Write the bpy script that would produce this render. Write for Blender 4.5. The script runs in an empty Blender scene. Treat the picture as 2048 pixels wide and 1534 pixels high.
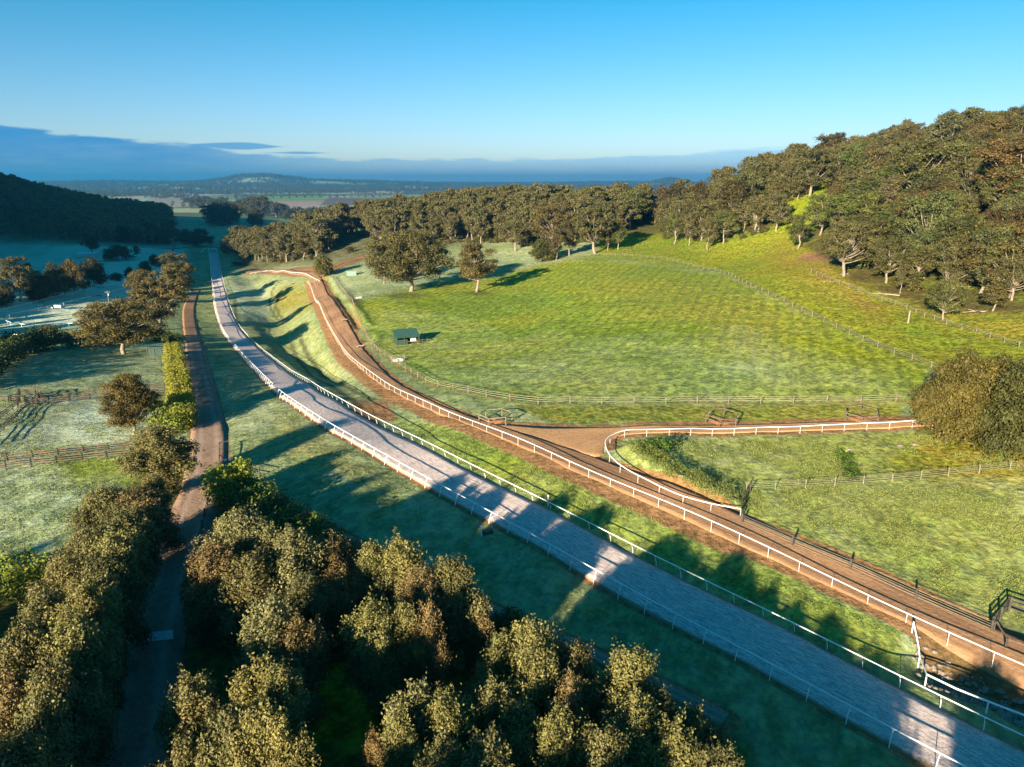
import bpy, math, random
import numpy as np
from mathutils import Vector, Matrix

scene = bpy.context.scene
col = scene.collection

# ------------------------------------------------------------------ camera
CAM_H = 38.0
PITCH = math.radians(15.9)
FPX = 1421.0                     # focal length in pixels of a 2048 px wide frame
cam_data = bpy.data.cameras.new('camera')
cam_data.sensor_width = 36.0
cam_data.lens = 36.0 * FPX / 2048.0
cam_data.clip_start = 0.5
cam_data.clip_end = 60000.0
cam = bpy.data.objects.new('camera', cam_data)
cam.location = (0, 0, CAM_H)
cam.rotation_euler = (math.pi / 2 - PITCH, 0, 0)
col.objects.link(cam)
scene.camera = cam

# ------------------------------------------------------------------ sun
SUN_ELEV = math.radians(15.0)
SUN_TO = Vector((0.50, 0.866, 0)).normalized()      # the way shadows fall
sun_data = bpy.data.lights.new('sun', 'SUN')
sun_data.energy = 5.0
sun_data.angle = math.radians(0.55)
sun_data.color = (1.0, 0.85, 0.62)
sun = bpy.data.objects.new('sun', sun_data)
ldir = Vector((SUN_TO.x * math.cos(SUN_ELEV), SUN_TO.y * math.cos(SUN_ELEV), -math.sin(SUN_ELEV)))
sun.rotation_euler = ldir.to_track_quat('-Z', 'Y').to_euler()
sun.location = (0, 0, 200)
col.objects.link(sun)

# ------------------------------------------------------------------ sky
world = bpy.data.worlds.new('World')
scene.world = world
world.use_nodes = True
wn, wl = world.node_tree.nodes, world.node_tree.links
wn.clear()
w_out = wn.new('ShaderNodeOutputWorld')
w_bg = wn.new('ShaderNodeBackground')
w_bg.inputs['Strength'].default_value = 0.057
w_sky = wn.new('ShaderNodeTexSky')
w_sky.sky_type = 'NISHITA'
w_sky.sun_disc = False
w_sky.sun_elevation = SUN_ELEV
# compass bearing of the sun (it stands behind the camera, to its left)
w_sky.sun_rotation = math.atan2(-SUN_TO.x, -SUN_TO.y)
w_sky.altitude = 100
w_sky.air_density = 1.0
w_sky.dust_density = 0.3
w_sky.ozone_density = 2.6
w_tc = wn.new('ShaderNodeTexCoord')
w_sep = wn.new('ShaderNodeSeparateXYZ')
wl.new(w_tc.outputs['Generated'], w_sep.inputs[0])


def wmath(op, a, b=None, c=None):
    n = wn.new('ShaderNodeMath'); n.operation = op
    for i, v in enumerate((a, b, c)):
        if v is None: continue
        if isinstance(v, (int, float)): n.inputs[i].default_value = v
        else: wl.new(v, n.inputs[i])
    return n.outputs[0]


def wmap(v, a, b, c=0.0, d=1.0, smooth=True):
    n = wn.new('ShaderNodeMapRange')
    n.interpolation_type = 'SMOOTHSTEP' if smooth else 'LINEAR'
    for i, k in enumerate((a, b, c, d)):
        n.inputs[i + 1].default_value = k
    wl.new(v, n.inputs[0])
    return n.outputs[0]


w_hs = wn.new('ShaderNodeHueSaturation')
pass
w_tint = wn.new('ShaderNodeMix'); w_tint.data_type = 'RGBA'; w_tint.blend_type = 'MULTIPLY'; w_tint.inputs['Factor'].default_value = 1.0
w_tb = wn.new('ShaderNodeCombineXYZ'); w_tb.inputs[1].default_value = 1.0
w_ela = wmath('ARCSINE', w_sep.outputs[2])
wl.new(wmap(w_ela, 0.0, 0.36, 0.92, 0.45), w_tb.inputs[0]); wl.new(wmap(w_ela, 0.0, 0.36, 1.0, 0.93), w_tb.inputs[1]); wl.new(wmap(w_ela, 0.0, 0.22, 1.28, 1.03), w_tb.inputs[2])
wl.new(w_tb.outputs[0], w_tint.inputs['B'])
wl.new(w_sky.outputs[0], w_tint.inputs['A'])
wl.new(w_tint.outputs['Result'], w_hs.inputs['Color'])
w_el0 = wmath('ARCSINE', w_sep.outputs[2])
wl.new(wmap(w_el0, 0.04, 0.34, 1.20, 1.22), w_hs.inputs['Saturation'])
wl.new(wmap(w_el0, 0.02, 0.42, 0.72, 0.75), w_hs.inputs['Value'])
# cloud bank low over the horizon: azimuth / elevation of the view direction
w_az = wmath('ARCTAN2', w_sep.outputs[0], w_sep.outputs[1])      # radians, 0 = straight ahead (+Y)
w_el = wmath('ARCSINE', w_sep.outputs[2])
w_comb = wn.new('ShaderNodeCombineXYZ')
wl.new(wmath('MULTIPLY', w_az, 3.0), w_comb.inputs[0])
wl.new(wmath('MULTIPLY', w_el, 18.0), w_comb.inputs[1])


def wnoise(scale, detail, off):
    m = wn.new('ShaderNodeVectorMath'); m.operation = 'ADD'
    m.inputs[1].default_value = (off, off * 0.37, off * 1.3)
    wl.new(w_comb.outputs[0], m.inputs[0])
    n = wn.new('ShaderNodeTexNoise')
    n.inputs['Scale'].default_value = scale
    n.inputs['Detail'].default_value = detail
    n.inputs['Roughness'].default_value = 0.55
    wl.new(m.outputs[0], n.inputs['Vector'])
    return n.outputs['Fac']


n1 = wnoise(2.2, 6, 3.1)
n2 = wnoise(7.0, 5, 8.7)
# height of the bank's top edge as a function of azimuth
crv = wn.new('ShaderNodeFloatCurve')
cc = crv.mapping.curves[0]
pts = [(0.0, 0.50), (0.06, 0.50), (0.16, 0.95), (0.235, 0.98), (0.30, 0.80), (0.36, 0.66), (0.42, 0.48), (0.52, 0.44), (0.62, 0.50), (0.70, 0.62), (0.76, 0.56), (0.84, 0.40), (1.0, 0.50)]
cc.points[0].location = pts[0]; cc.points[1].location = pts[-1]
for p in pts[1:-1]: cc.points.new(*p)
crv.mapping.update()
wl.new(wmap(w_az, -1.2, 1.0, smooth=False), crv.inputs['Value'])
top = wmath('MULTIPLY', crv.outputs[0], math.radians(3.75))
top = wmath('ADD', top, wmath('MULTIPLY', wmath('SUBTRACT', n1, 0.5), math.radians(0.9)))
top = wmath('ADD', top, wmath('MULTIPLY', wmath('SUBTRACT', n2, 0.5), math.radians(0.7)))
d = wmath('SUBTRACT', top, w_el)
m_bank = wmap(d, -0.0008, 0.0034)
# thin lens clouds above the bank
def streak(az0, az1, el, half):
    a = wmath('MULTIPLY', wmap(w_az, az0, az0 + 0.09), wmap(w_az, az1 - 0.06, az1, 1.0, 0.0))
    e = wmath('ABSOLUTE', wmath('SUBTRACT', wmath('ADD', w_el, wmath('MULTIPLY', wmath('SUBTRACT', n1, 0.5), 0.005)), el))
    h = wmath('MULTIPLY', a, half)
    return wmath('MULTIPLY', wmap(wmath('SUBTRACT', h, e), -0.0005, 0.0015), 0.75)
px2az = lambda x: math.atan((x - 1024) / FPX / 1.02)
m1 = streak(px2az(345), px2az(600), math.radians(2.45), 0.0050)
m2 = streak(px2az(510), px2az(690), math.radians(2.0), 0.0030)
m_st = wmath('MAXIMUM', m1, m2)
# density of the bank: thick to the left, a veil to the right
m_dens = wmap(w_az, px2az(200), px2az(800), 0.93, 0.55)
m_in = wmath('MULTIPLY', m_dens, wmap(wmath('ADD', wmath('MULTIPLY', n1, 0.5), wmath('MULTIPLY', n2, 0.5)), 0.3, 0.7, 0.80, 1.0))
m_all = wmath('MAXIMUM', wmath('MULTIPLY', m_bank, m_in), m_st)
c_ramp = wn.new('ShaderNodeMix'); c_ramp.data_type = 'RGBA'
wl.new(wmap(w_az, px2az(250), px2az(1150)), c_ramp.inputs['Factor'])
c_ramp.inputs['A'].default_value = (0.12, 1.35, 3.2, 1)      # grey-blue bank
c_ramp.inputs['B'].default_value = (1.0, 3.1, 5.4, 1)
c_low = wn.new('ShaderNodeMix'); c_low.data_type = 'RGBA'
wl.new(wmath('MULTIPLY', wmap(w_el, 0.002, 0.035, 1.0, 0.0), wmap(n2, 0.2, 0.8, 0.75, 1.0)), c_low.inputs['Factor'])
wl.new(c_ramp.outputs['Result'], c_low.inputs['A']); c_low.inputs['B'].default_value = (0.35, 1.75, 3.3, 1)
w_mix = wn.new('ShaderNodeMix'); w_mix.data_type = 'RGBA'
wl.new(m_all, w_mix.inputs['Factor'])
wl.new(w_hs.outputs[0], w_mix.inputs['A'])
wl.new(c_low.outputs['Result'], w_mix.inputs['B'])
wl.new(w_mix.outputs['Result'], w_bg.inputs['Color'])
wl.new(w_bg.outputs[0], w_out.inputs['Surface'])

scene.view_settings.view_transform = 'Standard'
scene.view_settings.look = 'None'
scene.view_settings.gamma = 1.0
scene.view_settings.use_curve_mapping = False
scene.view_settings.exposure = 1.88
scene.render.film_transparent = False
scene.cycles.max_bounces = 6
scene.cycles.diffuse_bounces = 2
scene.cycles.transparent_max_bounces = 8
scene.cycles.volume_bounces = 0
scene.cycles.use_denoising = True
try:
    scene.cycles.denoiser = 'OPENIMAGEDENOISE'
except Exception:
    pass

# ------------------------------------------------------------------ helpers: geometry of the survey
SP, CP = math.sin(PITCH), math.cos(PITCH)
rng = np.random.default_rng(11)


def ray(px, py):
    u = (px - 1024.0) / FPX
    v = (py - 767.0) / FPX
    return u, CP - v * SP, SP + v * CP        # x, y, down (per unit depth)


def project(x, y, z):
    dz = CAM_H - z
    depth = y * CP + dz * SP
    v = (dz * CP - y * SP) / np.maximum(depth, 1e-6)
    return 1024 + FPX * x / np.maximum(depth, 1e-6), 767 + FPX * v, depth


# ------------------------------------------------------------------ terrain
# survey points: pixel in the photograph's frame and drop below the camera -> (bearing, distance, height)
P = [  # (px, py, drop below camera)
 (1830,1517,40.2),(1478,1325,39.3),(1205,1078,38.3),(1074,1101,38),(854,975,37.4),(691,884,37),(620,838,37.5),(567,802,38.8),(545,780,40.5),
 (528,757,43),(500,730,46.6),(481,710,49.8),(461,687,53.2),(439,648,57.8),(428,601,61.5),(423,554,64.5),(420,524,66),(418,502,67.5),
 (667,802,38.6),(600,759,43),(563,732,46.8),(506,687,53.2),(467,632,59),(452,585,62.6),(440,534,65.6),(435,507,67.2),
 (2014,1484,40.2),(1619,1287,39.3),(1344,1148,38.8),(988,970,37.5),(835,891,37.2),
 (1500,1090,38.3),(2048,1340,39.8),(1200,960,36.7),(1000,880,36.3),(900,850,36.6),(790,780,38.7),(720,715,42),(680,650,45.6),(650,600,48.6),(622,552,51),(560,545,55),(512,540,58.5),
 (560,640,59.5),(520,560,65),(600,700,50.2),(560,700,52.3),(640,740,45.6),(700,790,40.4),(600,600,57.5),(590,560,55.5),(760,830,38.4),(850,870,37.6),
 (470,800,41.2),(450,720,49),(400,650,56.5),(440,860,38.8),
 (1500,800,35.8),(1800,800,34.8),(1500,650,33.8),(1200,650,38),(1000,650,41.2),(1860,730,33.8),(1600,620,32.2),(2048,690,31.5),(1300,560,35.2),(1450,545,32.5),
 (2048,935,35),(1700,1080,37.6),(2048,1200,38.8),(2048,1420,40),(1850,850,35.3),(1240,868,36),(1400,980,37.2),
 (810,690,42.6),(825,582,44.5),(955,582,43),(740,510,47),(660,545,49.5),(1000,500,40.5),(1180,515,36.5),(1240,490,33.6),(1340,480,30),(1450,490,28),(1570,470,22),(1700,575,29),(1620,545,27.5),
 (900,540,43.5),(700,590,47),(760,720,41.3),(1050,760,37.2),
 (385,592,61.5),(375,640,56.5),(395,720,47.5),(410,800,41),(415,880,38.6),(340,1150,37.3),(240,1534,37),
 (0,640,56),(0,560,60),(0,478,60.5),(170,515,62),(350,500,64.5),(0,800,41.5),(0,915,39.2),(0,1225,37.6),(0,1534,37.2),(240,705,48.5),(110,690,49),(130,610,57),(250,590,60),
 (100,750,44.5),(300,760,43.5),(500,497,67.5),(380,470,66),(480,532,63.5),(560,520,58),
]
Q = [  # (px column, distance, height)
 (2048,240,20),(2048,310,42),(2048,400,52),(2048,650,58),(2048,1500,0),
 (1850,250,14),(1850,330,40),(1850,450,49),
 (1700,262,14),(1700,345,35),(1700,480,41),(1700,800,30),(1700,1500,-20),
 (1560,400,34),(1560,550,34),(1560,1000,0),
 (1450,410,24),(1450,600,20),(1340,430,10),(1340,700,0),(1250,465,11),(1250,800,-15),(1250,1500,-45),
 (1100,520,10),(1000,540,10),(1000,640,8),(1000,1000,-30),(860,620,4),(860,800,-12),(860,1300,-45),(700,650,-5),(700,850,-25),(700,1400,-48),
 (600,650,-13),(600,800,-27),(520,660,-22),(520,900,-32),
 (0,1000,20),(0,1200,30),(0,1900,10),(130,900,-2),(130,1150,15),(130,1700,-5),(250,900,-14),(250,1100,0),(250,1500,-20),(330,900,-24),(330,1060,-8),(330,1400,-25),
 (400,1180,-13),(400,900,-24),(560,1150,-20),(480,1200,-16),(560,1600,-45),(400,1700,-40),
 (0,2600,-50),(300,2600,-52),(600,2500,-52),(900,2500,-52),(1200,2500,-52),(1600,2500,-45),(2048,2600,-40),
 (0,4200,-52),(600,4200,-52),(1200,4200,-52),(2048,4200,-50),
 (0,7500,-45),(600,7500,-44),(1200,7500,-44),(2048,7500,-44),
 (0,14000,-2),(600,14000,2),(1200,14000,6),(2048,14000,-2),
 (1024,12,1),(0,15,1),(2048,15,-1),(0,30,1),(2048,28,-2),(1024,25,-.5),
]
cp = []
for px, py, drop in P:
    x, y, dn = ray(px, py)
    t = drop / dn
    cp.append((math.atan2(x, y), math.log(math.hypot(x, y) * t), CAM_H - drop))
for px, r, z in Q:
    cp.append((math.atan((px - 1024) / FPX / 1.01), math.log(r), z))
for a in (-75, -110, 75, 110):
    for r, z in ((15, 0.5), (60, 0.5), (150, -1 if a < 0 else 6), (350, -12 if a < 0 else 30), (900, -15 if a < 0 else 30), (2500, -40), (8000, -45), (15000, -10)):
        cp.append((math.radians(a), math.log(r), z))
cp = np.array(cp)
AS = 2.2                                        # bearing weighs more than log-distance
ctrl = np.column_stack([cp[:, 0] * AS, cp[:, 1]])


def tps_k(d2):
    return 0.5 * d2 * np.log(np.maximum(d2, 1e-12))


_n = len(ctrl)
_d2 = ((ctrl[:, None] - ctrl[None]) ** 2).sum(-1)
_A = np.zeros((_n + 3, _n + 3))
_A[:_n, :_n] = tps_k(_d2) + np.eye(_n) * 0.0009
_A[:_n, _n:] = np.column_stack([np.ones(_n), ctrl])
_A[_n:, :_n] = _A[:_n, _n:].T
_w = np.linalg.solve(_A, np.concatenate([cp[:, 2], np.zeros(3)]))


def catmull(pts, step):
    """Smooth curve through pts (n x k), resampled about every step metres."""
    p = np.array(pts, float)
    p = np.vstack([2 * p[0] - p[1], p, 2 * p[-1] - p[-2]])
    out = []
    for i in range(1, len(p) - 2):
        m = max(2, int(np.linalg.norm(p[i + 1][:2] - p[i][:2]) / step) + 1)
        t = np.linspace(0, 1, m, endpoint=False)[:, None]
        a, b, c_, d_ = p[i - 1], p[i], p[i + 1], p[i + 2]
        out.append(0.5 * ((2 * b) + (-a + c_) * t + (2 * a - 5 * b + 4 * c_ - d_) * t ** 2 + (-a + 3 * b - 3 * c_ + d_) * t ** 3))
    out.append(p[-2][None])
    return np.vstack(out)


def resample(p, n):
    p = np.asarray(p, float)
    s = np.concatenate([[0], np.cumsum(np.linalg.norm(np.diff(p[:, :2], axis=0), axis=1))])
    t = np.linspace(0, s[-1], n)
    return np.column_stack([np.interp(t, s, p[:, k]) for k in range(p.shape[1])])


def length(p):
    p = np.asarray(p)
    return float(np.linalg.norm(np.diff(p[:, :2], axis=0), axis=1).sum())


def dist_poly(x, y, poly, maxd=40.0):
    """Distance of points to a polyline (1e9 beyond maxd), and signed side (+ = left of its direction)."""
    best = np.full(x.shape, 1e9); side = np.zeros(x.shape)
    poly = np.asarray(poly, float)[:, :2]
    if len(poly) > 120:
        poly = poly[np.unique(np.linspace(0, len(poly) - 1, 120).astype(int))]
    lo, hi = poly.min(0) - maxd, poly.max(0) + maxd
    I0 = np.where((x > lo[0]) & (x < hi[0]) & (y > lo[1]) & (y < hi[1]))[0]
    if len(I0) == 0: return best, side
    x0, y0 = x[I0], y[I0]
    for c in range(0, len(poly) - 1, 6):
        ch = poly[c:c + 7]
        l2, h2 = ch.min(0) - maxd, ch.max(0) + maxd
        J = np.where((x0 > l2[0]) & (x0 < h2[0]) & (y0 > l2[1]) & (y0 < h2[1]))[0]
        if len(J) == 0: continue
        I = I0[J]; xx, yy = x0[J], y0[J]
        bb, ss = best[I], side[I]
        for i in range(len(ch) - 1):
            ax, ay = ch[i]; ex, ey = ch[i + 1] - ch[i]
            t = np.clip(((xx - ax) * ex + (yy - ay) * ey) / (ex * ex + ey * ey + 1e-9), 0, 1)
            d_ = np.hypot(xx - ax - t * ex, yy - ay - t * ey)
            m = d_ < bb
            bb = np.where(m, d_, bb); ss = np.where(m, np.sign(ex * (yy - ay) - ey * (xx - ax)), ss)
        best[I] = bb; side[I] = ss
    return best, side


def sstep(x, a, b):
    t = np.clip((x - a) / (b - a), 0, 1)
    return t * t * (3 - 2 * t)


def vnoise(x, y, seed=0):
    """cheap smooth value noise, about -1..1"""
    xi, yi = np.floor(x).astype(np.int64), np.floor(y).astype(np.int64)
    fx, fy = x - xi, y - yi
    fx = fx * fx * (3 - 2 * fx); fy = fy * fy * (3 - 2 * fy)
    def h(i, j):
        k = (i * 374761393 + j * 668265263 + seed * 1442695041) & 0xffffffff
        k = ((k ^ (k >> 13)) * 1274126177) & 0xffffffff
        return ((k ^ (k >> 16)) & 0xffff) / 32767.5 - 1
    return (h(xi, yi) * (1 - fx) + h(xi + 1, yi) * fx) * (1 - fy) + (h(xi, yi + 1) * (1 - fx) + h(xi + 1, yi + 1) * fx) * fy


def height_base(x, y):
    x = np.asarray(x, float); y = np.asarray(y, float)
    sh = x.shape
    x = x.ravel(); y = y.ravel()
    r = np.hypot(x, y) + 1e-6
    th = np.arctan2(x, y)
    thc = np.clip(th, -math.radians(112), math.radians(112))
    a = np.column_stack([thc * AS, np.log(np.maximum(r, 8))])
    z = np.empty(len(x))
    for i in range(0, len(x), 40000):
        s = a[i:i + 40000]
        d2 = ((s[:, None, 0] - ctrl[None, :, 0]) ** 2 + (s[:, None, 1] - ctrl[None, :, 1]) ** 2)
        z[i:i + 40000] = tps_k(d2) @ _w[:_n] + _w[_n] + s @ _w[_n + 1:]
    back = sstep(np.abs(th), math.radians(95), math.radians(135))
    zb = np.interp(np.log(r), [math.log(10), math.log(300), math.log(3000), math.log(16000)], [0.5, 2, -40, -20])
    z = z * (1 - back) + zb * back
    # range added outside the picture, shaped to throw shade over the far valley
    s = x * SUN_TO.y - y * SUN_TO.x
    k = x * SUN_TO.x + y * SUN_TO.y
    z += np.interp(-s, [330, 445, 560, 760, 900, 1300, 1700, 2400], [0, 85, 125, 175, 200, 205, 180, 0]) * np.exp(-((k - 15) / 125.0) ** 2)
    # hills on the horizon
    z += 118 * np.exp(-((th + 0.335) / 0.060) ** 2 - ((r - 9500) / 1400) ** 2) * (1 + 0.12 * vnoise(th * 60, r / 900, 2))
    z += 62 * np.exp(-((th + 0.22) / 0.10) ** 2 - ((r - 9800) / 1400) ** 2)
    z += 42 * np.exp(-((th + 0.42) / 0.035) ** 2 - ((r - 6900) / 900) ** 2)
    z += 45 * np.exp(-((th + 0.50) / 0.12) ** 2 - ((r - 10500) / 1500) ** 2)
    z += 85 * np.exp(-((th - 0.212) / 0.028) ** 2 - ((r - 9500) / 1200) ** 2)
    z += 26 * np.exp(-((th - 0.16) / 0.06) ** 2 - ((r - 11000) / 1500) ** 2)
    rr = sstep(r, 200, 1500)
    z += rr * 1.5 * vnoise(x / 160, y / 160, 5) + sstep(r, 4000, 9000) * 9 * vnoise(x / 1100, y / 1100, 7)
    z += 0.10 * vnoise(x / 3.1, y / 3.1, 9) * (r < 900) + 0.22 * vnoise(x / 11, y / 11, 4) * sstep(r, 20, 90)
    return z.reshape(sh)




def unproject(px, py, lift=0.0, hfun=height_base, rmin=12, rmax=15000, n=700):
    """Ground point seen at a pixel (first crossing), `lift` metres above the ground."""
    x, y, dn = ray(px, py)
    hz = math.hypot(x, y)
    rs = np.exp(np.linspace(math.log(rmin), math.log(rmax), n))
    t = rs / hz
    g = (CAM_H - dn * t) - (hfun(x * t, y * t) + lift)
    i = np.where(g <= 0)[0]
    if len(i) == 0:
        k = int(np.argmin(g))
        return np.array([x * t[k], y * t[k]])
    k = max(i[0], 1)
    f = g[k - 1] / (g[k - 1] - g[k] + 1e-9)
    tt = t[k - 1] + (t[k] - t[k - 1]) * f
    return np.array([x * tt, y * tt])


def G(pts, lift=0.0):
    return np.array([unproject(a, b, lift) for a, b in pts])
# ------------------------------------------------------------------ survey lines (ground coordinates from here on)
gL = catmull(G([(2200,1712),(1990,1600),(1830,1517),(1783,1490),(1713,1453),(1589,1385),(1478,1325),(1377,1269),(1291,1221),(1178,1158),(1074,1101),(998,1056),(931,1017),(854,974),(768,927),(691,884),(620,838),(567,802),(528,760),(500,731),(481,710),(461,686),(449,670),(439,648),(432,626),(428,601),(426,577),(423,554),(420,524),(418,503)]), 1.0)
gR = catmull(G([(2400,1670),(2200,1573),(2014,1484),(1934,1445),(1796,1375),(1733,1343),(1619,1287),(1518,1237),(1427,1191),(1344,1148),(1271,1111),(1205,1078),(1117,1034),(1055,1003),(988,970),(907,927),(835,891),(775,861),(720,831),(667,802),(600,760),(563,734),(535,712),(506,687),(488,667),(475,648),(467,632),(459,611),(452,585),(446,564),(440,534),(435,506)]), 1.0)
NT = 420


def smooth(p, sig):
    p = np.asarray(p, float); n = int(sig * 3)
    k = np.exp(-0.5 * (np.arange(-n, n + 1) / sig) ** 2); k /= k.sum()
    if p.ndim == 1:
        q = np.concatenate([2 * p[0] - p[n:0:-1], p, 2 * p[-1] - p[-2:-n - 2:-1]])
        return np.convolve(q, k, 'valid')
    return np.column_stack([smooth(p[:, i], sig) for i in range(p.shape[1])])


gL = smooth(resample(gL, NT), 6); gR = smooth(resample(gR, NT), 6)
gC = (gL + gR) / 2

dirt_rail_px = [(2300,1462),(2130,1378),(2040,1343),(1990,1318),(1930,1290),(1880,1268),(1825,1240),(1750,1207),(1660,1162),(1570,1118),(1480,1078),(1400,1040),(1310,1000),(1200,955),(1120,917),(1040,880),(960,848),(900,826),(850,803),(790,775),(745,745),(705,712),(680,680),(662,650),(648,622),(636,595),(622,565),(612,552)]
dL = catmull(G([(a, b + 12) for a, b in dirt_rail_px]), 1.0)
dirt_right_px = [(2330,1400),(2180,1330),(2048,1280),(1950,1238),(1850,1190),(1750,1145),(1650,1100),(1540,1055),(1450,1018),(1380,990),(1310,962),(1250,938),(1195,915),(1130,893),(1060,872),(1000,852),(950,838),(900,820),(850,796),(800,768),(765,738),(738,708),(715,676),(700,650),(685,625),(668,598),(650,572),(640,553)]
dR = catmull(G(dirt_right_px), 1.0)
NDT = 320
dL = smooth(resample(dL, NDT), 4); dR = smooth(resample(dR, NDT), 4)
dC = (dL + dR) / 2
# far part of the dirt track, turning left behind the gully
d2C = catmull(G([(640,556),(612,547),(580,543),(550,541),(515,541),(490,545)]), 1.0)
d3C = catmull(G([(645,552),(660,537),(690,524),(730,512),(770,500)]), 1.0)
# branch track of the hairpin
bN = catmull(G([(975,848),(1060,852),(1150,855),(1240,855),(1400,851),(1600,846),(1800,839),(1900,836),(2010,830)]), 1.0)
bS = catmull(G([(1250,935),(1222,915),(1213,895),(1225,878),(1260,869),(1400,867),(1600,862),(1800,855),(1900,850),(2010,845)]), 1.0)
# farm road on the left
rC = catmull(G([(215,1640),(262,1500),(285,1400),(303,1280),(335,1180),(368,1080),(396,1000),(412,940),(418,880),(410,810),(397,740),(388,690),(380,650),(378,620),(384,596),(392,580)]), 1.0)
r2C = catmull(G([(440,945),(505,975),(575,1015),(665,1065),(750,1105),(860,1160),(960,1210),(1080,1260),(1250,1340),(1450,1440)]), 1.0)
farroad = catmull(G([(330,497),(400,495),(440,494),(500,496),(540,503)]), 2.0)
pad1 = G([(705,607),(712,630),(725,655),(742,688),(760,706),(777,716),(800,733),(830,753),(860,769),(900,778),(960,792),(1010,800),(1040,806),(1068,808),(1180,808),(1300,808),(1430,806),(1560,806),(1690,806),(1790,803),(1840,800),(1900,790)])


def height(x, y):
    """Terrain with the trenches and benches cut by the tracks."""
    z = height_base(x, y)
    x = np.asarray(x, float); y = np.asarray(y, float)
    sh = x.shape
    xf, yf, zf = x.ravel(), y.ravel(), z.ravel().copy()
    near = (np.hypot(xf, yf) < 800) & (yf > 0)
    if near.any():
        xs, ys = xf[near], yf[near]
        zz = zf[near]
        # drain along the right of the dirt track
        dd, sd = dist_poly(xs, ys, dR[150:310:3], 12.0)
        w = sstep(np.hypot(xs - dR[160][0], ys - dR[160][1]), 0, 20) * (sd < 0)
        zz -= 1.1 * np.exp(-((dd - 2.3) / 1.1) ** 2) * w
        zz += 0.8 * np.exp(-((dd - 5.0) / 1.6) ** 2) * w
        # low bank inside the hairpin
        dd, sd = dist_poly(xs, ys, bank_line, 12.0)
        zz += 1.3 * np.exp(-(dd / 1.6) ** 2)
        dd, sd = dist_poly(xs, ys, swale_line, 30.0)
        dg, _ = dist_poly(xs, ys, gR, 20.0); dk, _ = dist_poly(xs, ys, dL, 12.0)
        zz -= 2.3 * np.exp(-(dd / 8.5) ** 2) * sstep(dg, 2.0, 9.0) * sstep(dk, 2.0, 7.0) * sstep(np.hypot(xs - swale_line[-1][0], ys - swale_line[-1][1]), 8, 40)
        dd, sd = dist_poly(xs, ys, gully_line, 12.0)
        zz -= 0.9 * np.exp(-(dd / 1.0) ** 2)
        dd, sd = dist_poly(xs, ys, pit_line, 12.0)
        zz -= 1.8 * np.exp(-(dd / 2.6) ** 2)
        zf[near] = zz
    return zf.reshape(sh)


bank_line = G([(1262,905),(1300,932),(1350,965),(1400,985),(1450,1005)])
swale_line = G([(492,545),(520,575),(545,610),(556,650),(578,690),(620,735),(668,780),(705,805)])
gully_line = G([(1688,900),(1698,925),(1708,950)])
pit_line = G([(1885,1330),(1930,1345),(2000,1370),(2080,1410)])


def zat(x, y):
    return float(height(np.array([x]), np.array([y]))[0])


def zs(p):
    return height(p[:, 0], p[:, 1])
# ------------------------------------------------------------------ materials
def new_mat(name, rough=0.8, spec=0.3):
    m = bpy.data.materials.new(name)
    m.use_nodes = True
    nt = m.node_tree
    b = nt.nodes['Principled BSDF']
    b.inputs['Roughness'].default_value = rough
    b.inputs['Specular IOR Level'].default_value = spec
    return m, nt, b


class N:
    """small node-tree writer"""
    def __init__(s, nt): s.nt = nt; s.n = nt.nodes; s.l = nt.links
    def put(s, v, sock):
        if v is None: return
        if hasattr(v, 'is_output'): s.l.new(v, sock)
        elif isinstance(v, (tuple, list)) and len(v) == 3 and sock.type == 'RGBA': sock.default_value = (*v, 1)
        else: sock.default_value = v
    def math(s, op, a, b=None, c=None, clamp=False):
        n = s.n.new('ShaderNodeMath'); n.operation = op; n.use_clamp = clamp
        for i, v in enumerate((a, b, c)): s.put(v, n.inputs[i])
        return n.outputs[0]
    def mix(s, f, a, b, mode='MIX'):
        n = s.n.new('ShaderNodeMix'); n.data_type = 'RGBA'; n.blend_type = mode
        s.put(f, n.inputs['Factor']); s.put(a, n.inputs['A']); s.put(b, n.inputs['B'])
        return n.outputs['Result']
    def noise(s, vec, scale, detail=4, rough=0.55, dist=0.0, color=False):
        n = s.n.new('ShaderNodeTexNoise')
        if vec is not None: s.l.new(vec, n.inputs['Vector'])
        n.inputs['Scale'].default_value = scale; n.inputs['Detail'].default_value = detail
        n.inputs['Roughness'].default_value = rough; n.inputs['Distortion'].default_value = dist
        return n.outputs['Color' if color else 'Fac']
    def ramp(s, v, a, b, c=0.0, d=1.0):
        n = s.n.new('ShaderNodeMapRange'); n.interpolation_type = 'SMOOTHSTEP'
        s.put(v, n.inputs[0])
        for i, k in enumerate((a, b, c, d)): s.put(k, n.inputs[i + 1])
        return n.outputs[0]
    def attr(s, name, out='Fac'):
        n = s.n.new('ShaderNodeAttribute'); n.attribute_name = name
        return n.outputs[out]
    def pos(s):
        return s.n.new('ShaderNodeNewGeometry').outputs['Position']
    def scale(s, vec, sc):
        n = s.n.new('ShaderNodeVectorMath'); n.operation = 'MULTIPLY'
        s.l.new(vec, n.inputs[0]); n.inputs[1].default_value = sc
        return n.outputs[0]
    def rot(s, vec, ang):
        n = s.n.new('ShaderNodeVectorRotate'); n.rotation_type = 'Z_AXIS'
        s.l.new(vec, n.inputs['Vector']); n.inputs['Angle'].default_value = ang
        return n.outputs[0]
    def bump(s, h, strength, dist, normal=None):
        n = s.n.new('ShaderNodeBump'); n.inputs['Strength'].default_value = strength
        n.inputs['Distance'].default_value = dist
        s.l.new(h, n.inputs['Height'])
        if normal is not None: s.l.new(normal, n.inputs['Normal'])
        return n.outputs[0]


GRASS_A = (0.040, 0.085, 0.012)
GRASS_B = (0.085, 0.145, 0.018)
FROST = (0.60, 0.66, 0.48)


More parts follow.
